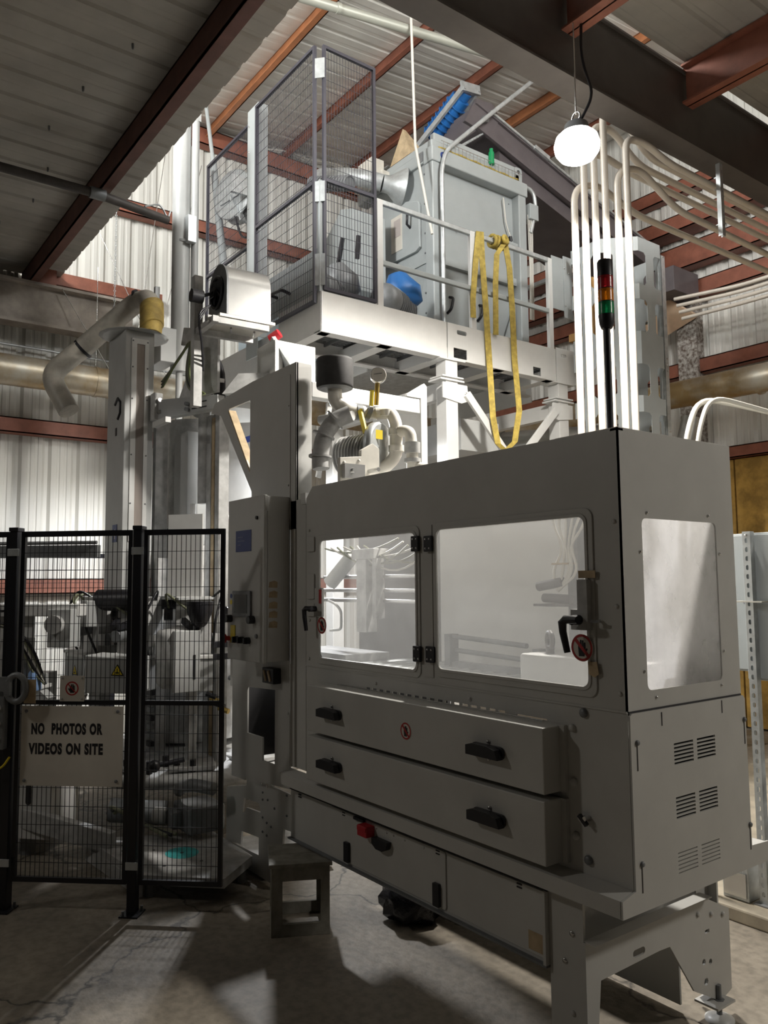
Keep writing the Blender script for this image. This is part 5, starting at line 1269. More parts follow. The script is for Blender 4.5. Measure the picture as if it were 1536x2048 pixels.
obj('cross_tube', MB().cyl((-4.42, 2.70, 2.75), (-4.18, 2.80, 2.75), .032, 14), WHITE, pm)
obj('tube_band', MB().cyl((-4.23, 2.779, 2.75), (-4.215, 2.785, 2.75), .036, 14), BLACK, pm)
bx = obj('bearing_block', MB().px([(2.60, 2.27), (2.90, 2.27), (2.90, 2.52), (2.85, 2.55), (2.76, 2.50), (2.76, 2.46), (2.60, 2.44)], -4.06, -4.03), PVC, pm, bev=.003)
for y, z in ((2.63, 2.41), (2.74, 2.43), (2.63, 2.29), (2.74, 2.30), (2.87, 2.30)):
    bolt(bx, (-4.03, y, z), '+X', .010, .010, PVC)
obj('threaded_rod', MB().cyl((-4.03, 2.67, 2.36), (-3.97, 2.67, 2.36), .016, 8).cyl((-4.03, 2.82, 2.37), (-3.93, 2.82, 2.37), .014, 8).box(-4.025, -3.99, 2.66 - .05, 2.66 + .10, 2.31, 2.40), STEEL, pm)
pm.scale = (.84, .84, .84); pm.location = (-3.486, 2.446, 2.19)
# logo sheet behind, seen through the brace opening
lg = thing('logo_panel', 'white panel with blue lettering strokes behind the frame brace', 'panel', (-7.2, 3.9, 2.0))
obj('sheet', MB().box(-8.1, -6.45, 3.50, 3.52, 1.6, 3.45), WHITE, lg, bev=.004)
obj('blue_stroke', MB().box(-7.06, -6.86, 3.496, 3.499, 3.08, 3.14), mat('logo_blue', (.05, .09, .42), .5), lg)
obj('blue_stroke', MB().py([(-7.06, 3.02), (-6.92, 3.02), (-6.84, 2.82), (-6.90, 2.82)], 3.496, 3.499), mat('logo_blue', (.05, .09, .42), .5), lg)
obj('round_pipe', MB().cyl((-8.1, 3.40, 2.30), (-6.5, 3.40, 2.30), .08, 16), PVC, lg)
for x in (-8.05, -6.5):
    obj('stand', MB().box(x - .03, x + .03, 3.52, 3.58, 0, 3.4), PAINT2, lg)

# ================================================================== fan box (metal hood with fan) over the packer
fb = thing('hood_fan_unit', 'shiny curved metal hood with black fan on a bracket', 'fan', (-4.95, 2.40, 3.40))
U = Vector((.06, 1, 0)).normalized(); V_ = Vector((-1, .06, 0)).normalized()   # U: along the hood, V: its depth
O = Vector((-4.77, 2.25, 3.54))
def fp(u, v, z): return O + U * u + V_ * v + Vector((0, 0, z))
prof = [(-.02, -.04)] + [(.14 - .16 * math.cos(R(a)), .18 + .16 * math.sin(R(a))) for a in range(0, 181, 12)] + [(.30, -.04)]
def hoodmesh(u0, u1, pr):
    mb = MB(); n = len(pr)
    v = [fp(u0, p[0], p[1]) for p in pr] + [fp(u1, p[0], p[1]) for p in pr]
    mb.add(v, [(k, k + 1, n + k + 1, n + k) for k in range(n - 1)], True)
    mb.add(v, [(n - 1, 0, n, 2 * n - 1)])
    return mb
hm = hoodmesh(.0, .31, prof)
obj('hood', hm, HOODSTEEL, fb)
obj('end_plate', MB().add([fp(.31, p[0], p[1]) for p in prof], [tuple(range(len(prof)))]), STEEL, fb)
ep = [fp(-.012, p[0] * 1.03 - .004, p[1] * 1.02) for p in prof] + [fp(.0, p[0] * 1.03 - .004, p[1] * 1.02) for p in prof]
n_ = len(prof)
obj('face_plate', MB().add(ep, [tuple(range(n_)), tuple(range(2 * n_ - 1, n_ - 1, -1))] + [(k, (k + 1) % n_, n_ + (k + 1) % n_, n_ + k) for k in range(n_)]), GREYIRON, fb)
fc = fp(-.02, .14, .15)
fan = obj('fan_ring', MB().torus(fc, U, .105, .012, 24, 8), BLACK, fb)
obj('fan_recess', MB().cyl(fp(-.014, .14, .15), fp(-.016, .14, .15), .105, 24), BLACK, fan)
for k in range(5):
    a = R(72 * k); rad = V_ * math.cos(a) + Vector((0, 0, 1)) * math.sin(a)
    obj('fan_blade', MB().bar(fc + rad * .02, fc + rad * .095, .05, .004, U + rad.cross(U) * .6), BLACK, fan)
obj('fan_hub', MB().cyl(fc - U * .03, fc + U * .004, .03, 14), BLACK, fan)
obj('fan_motor', MB().cyl(fc - U * .18 - Vector((0, 0, .05)), fc - U * .10 - Vector((0, 0, .05)), .045, 16).bar(fc - U * .12 - Vector((0, 0, .05)), fc - U * .01, .02, .02), BLACK, fb)
obj('base_tray', MB().add([fp(-.06, -.03, -.045), fp(.34, -.03, -.045), fp(.34, .32, -.045), fp(-.06, .32, -.045), fp(-.06, -.03, -.065), fp(.34, -.03, -.065), fp(.34, .32, -.065), fp(-.06, .32, -.065)],
    [(0, 1, 2, 3), (7, 6, 5, 4), (0, 4, 5, 1), (1, 5, 6, 2), (2, 6, 7, 3), (3, 7, 4, 0)]), PVC, fb)
obj('bracket_rail', MB().bar(fp(-.14, .0, -.09), fp(.30, .0, -.09), .04, .04).bar(fp(-.10, .27, -.10), fp(.30, .27, -.10), .04, .04).bar(fp(-.10, -.06, -.10), fp(-.10, .34, -.10), .04, .04), DUSTY, fb)
obj('support_post', MB().bar(fp(-.10, .30, .30), fp(-.10, .30, -.62), .06, .06, (1, 0, 0)), DUSTY, fb)
for u in (.05, .22):
    obj('bracket_rod', MB().cyl(fp(u, .05, -.11), fp(u + .06, .2, -.09), .008, 8), STEEL, fb)
for k in range(3):
    obj('fan_cable', MB().tube(bend([fp(-.10, .05, .02), fp(-.2, .0, -.06 - .03 * k), fp(-.14, .1, -.2), fp(-.05, .3, -.28 - .04 * k)], .06), .007, 6), BLACK, fb)

# ================================================================== rotary packer
rp = thing('rotary_packer', 'grey rotary bag packer with tall spout columns behind the mesh fence', 'machine', (-5.9, 2.3, 0))
# tall spout column with a window slot
ca = obj('spout_column', MB().box(-6.14, -5.75, 1.90, 2.12, 1.30, 3.60), PAINT2, rp, bev=.006, label='tall light grey spout column with narrow window')
ws = obj('slot_frame', MB().px(rect(1.945, 2.075, 2.02, 3.54), -5.75, -5.742, [rect(1.985, 2.045, 2.06, 3.50)]), WHITE, ca, bev=.002)
obj('slot_pane', MB().box(-5.749, -5.746, 1.98, 2.05, 2.05, 3.51), mat('dusty_brown_pane', (.32, .27, .24), .5, noise=.4, scale=7, streak=True), ca)
for z in (3.52, 3.32, 3.08, 2.66, 2.30, 2.10):
    for y in (1.955, 2.066):
        bolt(ca, (-5.742, y, z), '+X', .006, .005, GREYIRON)
obj('black_mark', MB().tube([(-5.95, 1.899, 3.06), (-5.89, 1.899, 3.10), (-5.83, 1.899, 3.06), (-5.83, 1.899, 2.98), (-5.88, 1.899, 2.94)], .012, 6).box(-5.935, -5.905, 1.896, 1.8995, 2.82, 2.88), BLACK, ca)
pt = obj('number_plate', MB().box(-5.95, -5.85, 1.896, 1.8995, 2.02, 2.15), DKBLUE, ca, label='blue plate with number 4')
me = text_mesh('4', .10, .0004, .002); me.materials.clear(); me.materials.append(SIGNWHITE)
o = bpy.data.objects.new('number', me); COL.objects.link(o); o.parent = pt
o.location = Vector((-5.93, 1.8955, 2.045)) - wloc(pt); o.rotation_euler = (R(90), 0, 0)
obj('column_cap', MB().lathe([(.23, 0), (.26, .008), (.25, .014), (.05, .02)], (-5.95, 2.03, 3.60), n=16), PAINT2, rp)
# companion uprights
for x0, x1, y0, y1, z0, z1, m in ((-5.86, -5.80, 2.16, 2.26, .9, 3.02, DUSTY), (-5.46, -5.38, 2.42, 2.50, .5, 2.95, DUSTY), (-5.37, -5.32, 2.42, 2.50, .5, 2.92, TAN), (-5.31, -5.24, 2.42, 2.50, .3, 2.95, DUSTY), (-5.72, -5.66, 2.14, 2.22, .35, 1.9, DUSTY)):
    obj('upright', MB().box(x0, x1, y0, y1, z0, z1), m, rp, bev=.004)
obj('piston_housing', MB().box(-5.88, -5.62, 2.34, 2.50, 2.00, 2.86), PAINT2, rp, bev=.006)
obj('piston_face', MB().box(-5.83, -5.68, 2.325, 2.34, 1.35, 1.98), WHITE, rp, bev=.004)
obj('piston_frame', MB().box(-5.86, -5.83, 2.30, 2.34, 1.3, 2.05).box(-5.68, -5.65, 2.30, 2.34, 1.3, 2.05), DUSTY, rp)
obj('air_cylinder', MB().cyl((-5.84, 2.29, 2.10), (-5.65, 2.33, 2.10), .035, 14).box(-5.87, -5.83, 2.26, 2.33, 2.06, 2.14).box(-5.66, -5.62, 2.28, 2.36, 2.06, 2.14), GALV, rp)
obj('white_tube', MB().cyl((-5.55, 2.36, 1.3), (-5.55, 2.36, 2.30), .022, 12), WHITE, rp)
obj('guide_tube', MB().cyl((-5.50, 2.42, 2.3), (-5.50, 2.42, 3.42), .045, 14), DUSTY, rp)
# horizontal arm on the column
am = obj('cross_arm', MB().add([(-5.70, 2.11, 2.93), (-5.08, 2.33, 2.93), (-5.08, 2.33, 3.03), (-5.70, 2.11, 3.08), (-5.71, 2.17, 2.93), (-5.09, 2.39, 2.93), (-5.09, 2.39, 3.03), (-5.71, 2.17, 3.08)], [(0, 1, 2, 3), (7, 6, 5, 4), (0, 4, 5, 1), (1, 5, 6, 2), (2, 6, 7, 3), (3, 7, 4, 0)]), PAINT2, rp, bev=.004)
for z in (2.96, 3.0):
    obj('adjusting_slot', MB().bar((-5.32, 2.243, z), (-5.18, 2.293, z), .004, .008), BLACK, am)
    obj('slot_bolt', MB().cyl((-5.36, 2.235, z), (-5.35, 2.205, z), .014, 8), GREYIRON, am)
cl = obj('clamp_block', MB().box(-5.74, -5.66, 2.09, 2.16, 2.92, 3.13), DUSTY, rp, bev=.008)
for z in (2.98, 3.07):
    obj('clamp_bolt', MB().cyl((-5.66, 2.125, z), (-5.63, 2.125, z), .016, 8), STEEL, cl)
obj('arm_plate', MB().box(-5.66, -5.40, 2.08, 2.12, 2.86, 2.90), WHITE, rp)
# top works: swivel arm, cable bundle, black hoses
obj('swivel_plate', MB().bar((-5.75, 2.35, 3.62), (-5.35, 2.45, 3.52), .03, .14), DUSTY, rp, bev=.004)
obj('slew_ring', MB().lathe([(.30, 3.05), (.32, 3.08), (.32, 3.18), (.30, 3.2)], (-5.75, 2.75, 0), n=28), PAINT2, rp)
obj('support_web', MB().add([(-5.72, 2.3, 3.1), (-5.28, 2.42, 3.1), (-5.28, 2.42, 3.56), (-5.45, 2.38, 3.6), (-5.72, 2.32, 3.1), (-5.28, 2.44, 3.1), (-5.28, 2.44, 3.56), (-5.45, 2.40, 3.6)], [(0, 1, 2, 3), (7, 6, 5, 4), (0, 4, 5, 1), (1, 5, 6, 2), (2, 6, 7, 3), (3, 7, 4, 0)]), DUSTY, rp)
for k in range(12):
    a = .012 * (k % 4); b = .012 * (k // 4)
    pts = [(-5.86 + a, 2.22, 3.22 + b * 2), (-5.62 + a, 2.24 + b, 3.38 + b), (-5.40 + a, 2.26, 3.48 + b), (-5.43 + a + b, 2.24, 3.30), (-5.42 + a * 2, 2.24, 3.15), (-5.30 + a + .01 * k, 2.27, 3.04)]
    obj('cable', MB().tube(bend(pts, .08, 4), .006, 6), (CABLE, BLACK, CABLE, mat('olive_cable', (.16, .20, .07), .5))[k % 4], rp)
for k in range(2):
    r_ = .26 + .05 * k
    pts = arc((-5.62, 2.34, 3.20), (.866, .5, 0), (0, 0, 1), r_, 0, 85, 8)
    obj('black_hose', MB().tube([(pts[0][0], pts[0][1], 2.6), (pts[0][0], pts[0][1], 3.0)] + [tuple(p) for p in pts], .022, 10), BLACK, rp)
obj('hose_clip', MB().box(-5.42, -5.33, 2.43, 2.50, 3.19, 3.22), WHITE, rp)
obj('side_box', MB().box(-5.05, -4.78, 2.62, 2.95, 3.02, 3.40), WHITE, rp, bev=.005)
obj('side_box_window', MB().box(-4.785, -4.775, 2.68, 2.86, 3.1, 3.3), GREYIRON, rp)
obj('intake_hood', MB().add([(-5.05, 2.35, 3.03), (-4.6, 2.75, 3.05), (-4.7, 3.0, 3.05), (-5.2, 2.7, 3.03), (-5.0, 2.45, 3.18), (-4.75, 2.75, 3.18), (-4.82, 2.85, 3.18), (-5.05, 2.65, 3.18)], [(0, 1, 5, 4), (1, 2, 6, 5), (2, 3, 7, 6), (3, 0, 4, 7), (4, 5, 6, 7), (3, 2, 1, 0)]), DUSTY, rp)
obj('red_valve', MB().cyl((-4.92, 2.66, 3.44), (-4.86, 2.70, 3.48), .035, 12), REDP, rp)
obj('slide_gate', MB().bar((-4.86, 2.64, 3.42), (-4.72, 2.72, 3.18), .03, .07, (1, 0, 0)), GALV, rp)
# lower part: spout heads, saddles, drum, arms
def spout_unit(cx, cy, ang, tri, dark):
    c = Vector((cx, cy, 0)); u = Vector((math.cos(ang), math.sin(ang), 0)); v = Vector((-u.y, u.x, 0))
    P = lambda a, b, z: c + u * a + v * b + Vector((0, 0, z))
    def bx_(nm, a0, a1, b0, b1, z0, z1, m, bev=.006):
        vv = [P(a, b, z) for z in (z0, z1) for (a, b) in ((a0, b0), (a1, b0), (a1, b1), (a0, b1))]
        return obj(nm, MB().add(vv, [(3, 2, 1, 0), (4, 5, 6, 7), (0, 1, 5, 4), (1, 2, 6, 5), (2, 3, 7, 6), (3, 0, 4, 7)]), m, rp, bev=bev)
    bx_('spout_housing', -.10, .10, -.12, .12, 1.22, 1.62, DUSTY)
    bx_('weigh_box', -.02, .20, -.13, .13, .98, 1.20, PAINT2)
    bx_('weigh_box_lid', -.03, .21, -.14, .14, 1.20, 1.222, WHITE, .003)
    bx_('saddle_arm', -.04, .04, -.03, .03, .50, .98, DUSTY)
    bx_('saddle', -.05, .26, -.15, .15, .47, .50, DUSTY)
    obj('fill_tube', MB().cyl(P(.08, 0, 1.40), P(.30, 0, 1.36), .04, 14), GREYIRON, rp)
    obj('clamp_jaw', MB().bar(P(.16, -.07, 1.46), P(.30, -.02, 1.42), .03, .04).bar(P(.16, .07, 1.46), P(.30, .02, 1.42), .03, .04), BLACK, rp)
    obj('valve_body', MB().cyl(P(.02, -.14, 1.50), P(.02, -.20, 1.50), .045, 14), BLACK, rp)
    obj('air_hose', MB().tube(bend([P(.02, -.16, 1.52), P(.12, -.2, 1.66), P(.2, -.1, 1.58), P(.14, .02, 1.48)], .08), .009, 6), CABLE, rp)
    obj('air_hose', MB().tube(bend([P(.0, .12, 1.60), P(.1, .2, 1.68), P(.22, .14, 1.45), P(.1, .13, 1.2)], .08), .009, 6), BLACK, rp)
    for k in range(5):
        bx_('valve_bank', -.06 + k * .034, -.034 + k * .034, .13, .18, 1.28, 1.36, GREYIRON if k % 2 else WHITE, .002)
    if tri:
        warn_triangle(rp, P(.2015, -.02, 1.10), v, (0, 0, 1), u, .045)
PC = Vector((-6.0, 2.55))
for a_, tri in ((-82, True), (-52, True), (-22, True), (-118, True), (10, False)):
    a = R(a_)
    spout_unit(PC.x + .72 * math.cos(a), PC.y + .72 * math.sin(a), a, tri, False)
obj('centre_drum', MB().lathe([(.42, .55), (.44, .6), (.44, 1.3), (.36, 1.36), (.36, 1.55), (.20, 1.6), (.20, 3.0)], (PC.x, PC.y, 0), n=32), DUSTY, rp)
obj('drum_ring', MB().lathe([(.60, 1.53), (.66, 1.53), (.66, 1.62), (.60, 1.62), (.60, 1.53)], (PC.x, PC.y, 0), n=36, caps=False), BLACK, rp)
obj('turntable', MB().lathe([(.05, .40), (.90, .36), (.95, .40), (.95, .44), (.90, .46), (.05, .50)], (PC.x + .1, PC.y, 0), n=40), DUSTY, rp)
for k in range(14):
    a = R(-150 + 14 * k)
    obj('ring_bolt', MB().cyl((PC.x + .46 * math.cos(a), PC.y + .46 * math.sin(a), 1.0), (PC.x + .43 * math.cos(a), PC.y + .43 * math.sin(a), 1.0), .02, 8), GREYIRON, rp)
obj('discharge_table', MB().add([(-5.55, 1.58, .47), (-4.98, 2.18, .40), (-5.3, 2.6, .50), (-6.0, 2.2, .55), (-5.55, 1.58, .42), (-4.98, 2.18, .35), (-5.3, 2.6, .45), (-6.0, 2.2, .50)], [(0, 1, 2, 3), (7, 6, 5, 4), (0, 4, 5, 1), (1, 5, 6, 2), (2, 6, 7, 3), (3, 7, 4, 0)]), DUSTY, rp, bev=.01)
obj('table_lever', MB().cyl((-5.02, 1.93, .56), (-4.98, 2.08, .58), .016, 10).sphere((-5.03, 1.90, .555), .04, 12, 8), BLACK, rp)
for (x, y) in ((-5.25, 1.95), (-5.2, 2.12), (-5.4, 1.85), (-5.12, 2.2), (-5.35, 2.1)):
    obj('table_knob', MB().cyl((x, y, .46), (x, y, .54), .022, 10), BLACK, rp)
# drive under the table
obj('gear_case', MB().box(-5.02, -4.74, 2.02, 2.26, .165, .33).box(-4.95, -4.84, 1.95, 2.02, .19, .30), GREYIRON, rp, bev=.02)
obj('drive_motor', MB().cyl((-5.28, 1.72, .26), (-5.02, 2.0, .25), .075, 18), GREYIRON, rp)
obj('coupling', MB().cyl((-5.0, 1.90, .26), (-4.94, 1.95, .26), .05, 16), DUSTY, rp)
for k in range(3):
    obj('floor_hose', MB().tube(bend([(-5.3, 1.7, .2 + .04 * k), (-5.1, 1.72 - .02 * k, .32), (-5.0, 1.85, .20), (-4.8, 1.9 + .03 * k, .18)], .1), .012, 6), BLACK if k % 2 else CABLE, rp)
obj('bundle', MB().tube(bend([(-4.62, 2.12, .46), (-4.75, 2.05, .47), (-4.95, 2.05, .42), (-5.1, 2.1, .36)], .1), .04, 8), GREYIRON, rp)
# floor plate with painted spot
bpz = .13
bpl = obj('floor_plate', MB().add([(-5.22, 1.54, bpz), (-4.39, 1.60, bpz), (-4.06, 1.93, bpz), (-4.30, 2.22, bpz), (-4.86, 2.235, bpz)] + [(-5.22, 1.54, bpz - .05), (-4.39, 1.60, bpz - .05), (-4.06, 1.93, bpz - .05), (-4.30, 2.22, bpz - .05), (-4.86, 2.235, bpz - .05)],
    [(0, 1, 2, 3, 4), (9, 8, 7, 6, 5)] + [(k, (k + 1) % 5, 5 + (k + 1) % 5, 5 + k) for k in range(5)]), DUSTY, rp)
obj('painted_spot', MB().pz(circ(-4.60, 1.915, .105, 24, .095), bpz, bpz + .001), TEAL, bpl, label='round teal paint spot with dark centre hole')
obj('spot_hole', MB().pz(circ(-4.60, 1.915, .012, 10), bpz + .001, bpz + .0015), BLACK, bpl)
for p in ((-4.45, 1.75), (-4.75, 1.8), (-4.5, 2.12), (-4.85, 1.65), (-4.4, 1.95)):
    obj('plate_hole', MB().pz(circ(*p, .010, 8), bpz, bpz + .0008), BLACK, bpl)
obj('plate_skirt', MB().bar((-5.20, 1.545, .05), (-4.40, 1.60, .05), .02, .08), DUSTY, rp)
for (x, y) in ((-4.42, 1.66), (-4.9, 1.62), (-4.3, 2.15), (-4.75, 2.2)):
    obj('plate_leg', MB().cyl((x, y, 0), (x, y, .08), .03, 10), GREYIRON, rp)
# base box of the packer at the fence gate
lb = obj('leg_box', MB().add([(-5.72, 1.02, .12), (-5.36, 1.36, .12), (-5.36, 1.36, .66), (-5.72, 1.02, .66), (-5.95, 1.28, .12), (-5.60, 1.60, .12), (-5.60, 1.60, .66), (-5.95, 1.28, .66)], [(0, 1, 2, 3), (7, 6, 5, 4), (0, 4, 5, 1), (1, 5, 6, 2), (2, 6, 7, 3), (3, 7, 4, 0)]), WHITE, rp, bev=.006)
obj('leg_slot', MB().prism(rrect(-.018, .018, .33, .52, .018, 4), [], lambda u, v, t: (-5.47 + u * .727 + t * .687, 1.256 + u * .687 - t * .727, v), .001, .004), BLACK, lb)
obj('leg_foot', MB().cyl((-5.60, 1.30, 0), (-5.60, 1.30, .12), .06, 14), GREYIRON, rp)
obj('sloped_rail', MB().bar((-5.9, 1.0, .30), (-4.95, 1.62, .16), .06, .12), DUSTY, rp, bev=.004)
# round tank behind, lit plates
obj('rear_plate', MB().box(-6.9, -6.3, 3.12, 3.14, .25, 1.5), WHITE, rp)
obj('rear_frame', MB().bar((-6.2, 3.05, .3), (-5.9, 3.05, 1.0), .06, .06).bar((-5.45, 3.05, .3), (-5.45, 3.05, 2.2), .08, .06).bar((-6.4, 3.05, .72), (-5.3, 3.05, .72), .05, .06).bar((-6.4, 3.05, 1.12), (-5.3, 3.05, 1.12), .05, .06), PAINT2, rp)
for k in range(12):
    obj('valve_stack', MB().box(-5.74, -5.66, 2.10, 2.135, .55 + k * .06, .585 + k * .06), GREYIRON if k % 3 else BLACK, rp)

# lit guide plates, filler body and funnel between the uprights
def quad(nm, pts, th, m):
    P = [Vector(p) for p in pts]; n = (P[1] - P[0]).cross(P[3] - P[0]).normalized() * th
    return obj(nm, MB().add(P + [p - n for p in P], [(0, 1, 2, 3), (7, 6, 5, 4), (0, 4, 5, 1), (1, 5, 6, 2), (2, 6, 7, 3), (3, 7, 4, 0)]), m, rp)
quad('guide_plate', [(-5.86, 2.30, .50), (-5.46, 2.46, .50), (-5.66, 2.80, .80), (-6.06, 2.64, .80)], .012, WHITE)
quad('guide_plate', [(-5.80, 2.22, .84), (-5.42, 2.38, .84), (-5.60, 2.66, 1.02), (-5.98, 2.50, 1.02)], .012, WHITE)
obj('front_post', MB().box(-5.36, -5.30, 2.24, 2.30, .46, 1.25), DUSTY, rp, bev=.004)
obj('tall_plate', MB().add([(-5.44, 2.13, 1.62), (-5.24, 2.30, 1.62), (-5.24, 2.30, 2.2), (-5.44, 2.13, 2.2), (-5.45, 2.14, 1.62), (-5.25, 2.31, 1.62), (-5.25, 2.31, 2.2), (-5.45, 2.14, 2.2)], [(0, 1, 2, 3), (7, 6, 5, 4), (0, 4, 5, 1), (1, 5, 6, 2), (2, 6, 7, 3), (3, 7, 4, 0)]), WHITE, rp)
obj('plate_shelf', MB().box(-5.48, -5.16, 2.10, 2.36, 1.60, 1.615), PAINT2, rp)
obj('rubber_funnel', MB().lathe([(.03, 0), (.05, .02), (.085, .10), (.09, .17)], (-5.04, 2.20, 1.42), n=18), BLACK, rp)
obj('filler_body', MB().lathe([(.10, 0), (.135, .04), (.14, .34), (.12, .38), (.03, .40)], (-5.16, 2.09, 1.02), n=22), DUSTY, rp)
obj('filler_plate', MB().box(-5.06, -5.02, 2.02, 2.2, 1.0, 1.40), PAINT2, rp, bev=.004)
obj('filler_slot', MB().box(-5.019, -5.016, 2.15, 2.165, 1.08, 1.24), BLACK, rp)
obj('label_plate', MB().box(-4.99, -4.985, 2.28, 2.40, 1.28, 1.32).box(-4.99, -4.985, 2.28, 2.40, 1.20, 1.24), BLACK, rp)
for k in range(4):
    obj('pneumatic_fitting', MB().cyl((-5.0 + .02 * k, 2.24 + .02 * k, .98 - .03 * k), (-4.94 + .02 * k, 2.28 + .02 * k, .96 - .03 * k), .018, 8), (BLACK, mat('brass', (.55, .40, .12), .35, .7))[k % 2], rp)
obj('white_box', MB().add([(-5.26, 1.52, 1.02), (-5.02, 1.76, 1.02), (-5.02, 1.76, 1.24), (-5.26, 1.52, 1.26), (-5.42, 1.68, 1.02), (-5.18, 1.92, 1.02), (-5.18, 1.92, 1.24), (-5.42, 1.68, 1.26)], [(0, 1, 2, 3), (7, 6, 5, 4), (0, 4, 5, 1), (1, 5, 6, 2), (2, 6, 7, 3), (3, 7, 4, 0)]), PAINT2, rp, bev=.008)
warn_triangle(rp, (-5.10, 1.676, 1.16), (.707, .707, 0), (0, 0, 1), (.707, -.707, 0), .045)
obj('dark_chuck', MB().cyl((-5.66, 1.72, 1.60), (-5.44, 1.92, 1.60), .075, 18), BLACK, rp)
obj('chuck_block', MB().box(-5.72, -5.60, 1.62, 1.76, 1.42, 1.60), PAINT2, rp, bev=.006)

# bag placer beside the packer
bp2 = thing('bag_placer', 'low white arm machine with blue motor and cables behind the gate', 'machine', (-6.1, 1.1, 0))
D = Vector((.669, .743, 0)).normalized(); N2 = Vector((.743, -.669, 0)).normalized()
B0 = Vector((-5.92, 1.20, 0))
def bb_(nm, s0, s1, n0, n1, z0, z1, m, bev=.006):
    vv = [B0 + D * s + N2 * n + Vector((0, 0, z)) for z in (z0, z1) for (s, n) in ((s0, n0), (s1, n0), (s1, n1), (s0, n1))]
    return obj(nm, MB().add(vv, [(3, 2, 1, 0), (4, 5, 6, 7), (0, 1, 5, 4), (1, 2, 6, 5), (2, 3, 7, 6), (3, 0, 4, 7)]), m, bp2, bev=bev)
bq = lambda s, n, z: B0 + D * s + N2 * n + Vector((0, 0, z))
bb_('top_beam', -.6, .55, 0, .12, 1.50, 1.58, WHITE)
bb_('beam_slot', .0, .18, .12, .123, 1.53, 1.545, BLACK, 0)
bb_('beam_slot', -.4, -.12, .12, .123, 1.53, 1.545, BLACK, 0)
bb_('end_block', .38, .54, .06, .2, 1.30, 1.55, PAINT2)
obj('end_wheel', MB().cyl(bq(.44, .20, 1.45), bq(.44, .24, 1.45), .06, 18), DUSTY, bp2)
bb_('web_plate', -.5, .2, .02, .05, 1.10, 1.50, WHITE)
bb_('motor_block', .05, .22, .05, .18, 1.10, 1.36, DUSTY)
obj('blue_motor', MB().cyl(bq(-.18, .12, 1.14), bq(.03, .12, 1.14), .055, 16), BLUE, bp2)
obj('air_filter', MB().lathe([(.035, 1.02), (.042, 1.03), (.042, 1.13), (.03, 1.15)], bq(.28, .15, 0), n=16), mat('pale_blue_plastic', (.25, .40, .70), .4), bp2)
bb_('tray', -.6, .3, -.05, .22, 1.02, 1.045, WHITE)
bb_('lower_tray', -.6, .3, -.05, .22, .92, .94, DUSTY)
bb_('drive_case', -.55, -.2, .0, .2, .70, .90, GREYIRON)
bb_('blue_clip', -.02, .06, .10, .16, .74, .92, BLUE)
obj('sloped_arm', MB().bar(bq(.30, .05, 1.0), bq(.08, .05, .74), .10, .12), PAINT2, bp2)
obj('sloped_arm', MB().bar(bq(.55, .05, 1.0), bq(.40, .05, .74), .06, .08), WHITE, bp2)
bb_('column', -.62, -.45, -.1, .1, 0, 1.5, WHITE)
bb_('column', .05, .2, -.3, -.15, 0, 1.1, PAINT2)
for k in range(5):
    obj('cable', MB().tube(bend([bq(-.6, .16, 1.40 + .02 * k), bq(-.2, .18, 1.46 - .01 * k), bq(.12, .18, 1.46), bq(.28, .18, 1.30 - .04 * k), bq(.36, .16, 1.06)], .15), .010, 6), (BLACK, CABLE, WHITECABLE)[k % 3], bp2)
for k in range(3):
    obj('coil', MB().torus(bq(-.72, .2, 1.36), N2, .10 + .02 * k, .012, 20, 6), CABLE if k % 2 else WHITECABLE, bp2)

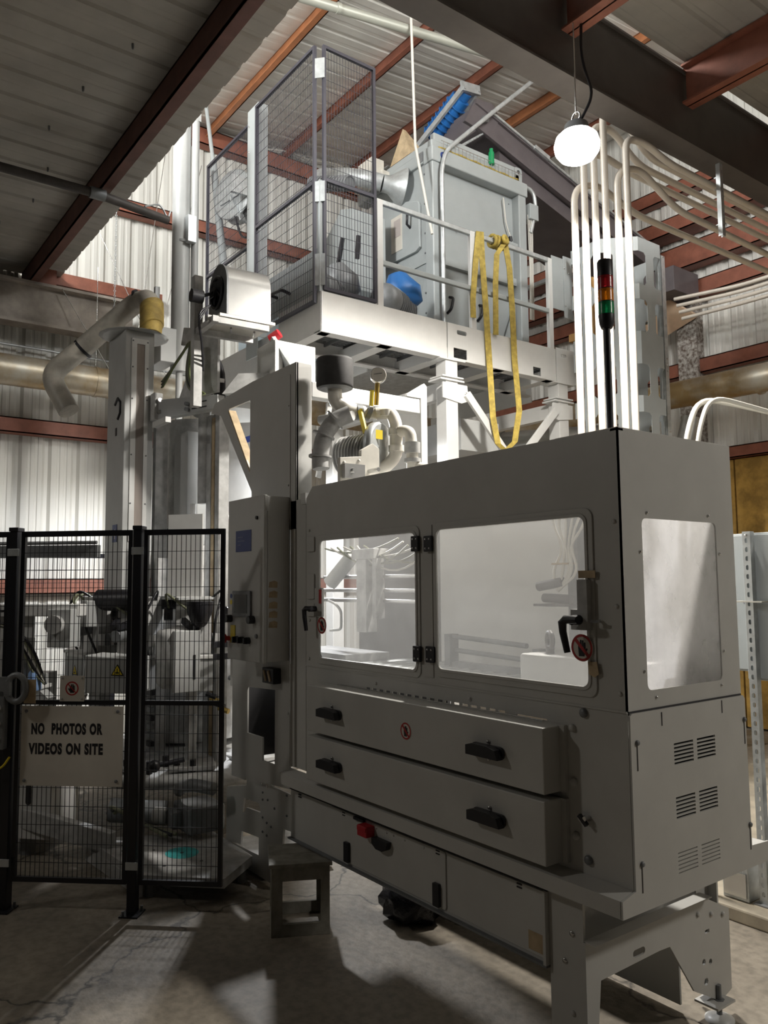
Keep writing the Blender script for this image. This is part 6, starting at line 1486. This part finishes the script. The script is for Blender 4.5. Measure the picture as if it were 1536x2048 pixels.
# mast tubes above the packer
mst = thing('tall_mast', 'tall round light grey mast with slim side tube above the packer', 'mast', (-6.45, 2.62, 3.4))
obj('tube_body', MB().cyl((-6.50, 2.62, 3.55), (-6.38, 2.57, 5.93), .078, 24), PAINT2, mst)
obj('side_tube', MB().cyl((-6.42, 2.715, 3.6), (-6.31, 2.665, 5.78), .032, 16).box(-6.36, -6.28, 2.58, 2.70, 5.76, 5.83), PAINT2, mst)
obj('band', MB().cyl((-6.435, 2.62, 4.68), (-6.433, 2.62, 4.70), .088, 24), GALV, mst)
obj('clamp', MB().box(-6.36, -6.30, 2.60, 2.68, 4.66, 4.90), GALV, mst, bev=.004)
obj('blue_dot', MB().cyl((-6.47, 2.555, 4.80), (-6.475, 2.545, 4.80), .035, 12), BLUE, mst)
obj('base_clamp', MB().box(-6.75, -6.42, 2.42, 2.56, 3.60, 3.90), PAINT2, mst, bev=.006)
obj('side_rod', MB().box(-6.66, -6.62, 2.44, 2.48, 3.8, 4.32), PAINT2, mst)
obj('base_post', MB().cyl((-6.50, 2.62, .515), (-6.50, 2.62, 3.55), .03, 16), PAINT2, mst)
# suction pipe with yellow hose
sx = thing('suction_pipe', 'grey elbow pipe with ribbed yellow hose above the spout column', 'pipe', (-6.3, 2.1, 3.6))
obj('elbow', MB().tube(bend([(-6.55, 1.72, 3.10), (-6.72, 1.60, 3.42), (-6.62, 1.80, 3.62), (-6.32, 2.16, 4.02), (-6.12, 2.20, 4.00), (-6.10, 2.22, 3.90)], .13, 7), .082, 18), mat('old_grey_pipe', (.47, .44, .38), .5, noise=.3, scale=9), sx)
hb = MB()
for k in range(15):
    q = Vector((-6.10, 2.22, 3.94)).lerp(Vector((-5.98, 2.18, 3.74)), k / 14)
    hb.torus(q, (.45, .1, -.85), .083, .014, 18, 6)
hb.tube([(-6.10, 2.22, 3.94), (-5.98, 2.18, 3.74), (-5.96, 2.17, 3.66)], .08, 16)
obj('yellow_hose', hb, HOSEYELLOW, sx)
for p, d in (((-6.60, 1.83, 3.645), (.53, .64, .7)), ((-6.28, 2.17, 4.03), (.6, .6, .2))):
    obj('pipe_joint', MB().cyl(Vector(p) - Vector(d).normalized() * .012, Vector(p) + Vector(d).normalized() * .012, .09, 18), BLACK, sx)
# dark roller beam behind the fence top
tag(obj('guide_beam', MB().bar((-5.9, 1.0, 1.93), (-5.35, 1.62, 1.93), .05, .08).cyl((-5.9, .96, 1.985), (-5.33, 1.60, 1.985), .012, 8), GREYIRON), 'dark horizontal guide beam level with the fence top', 'beam')
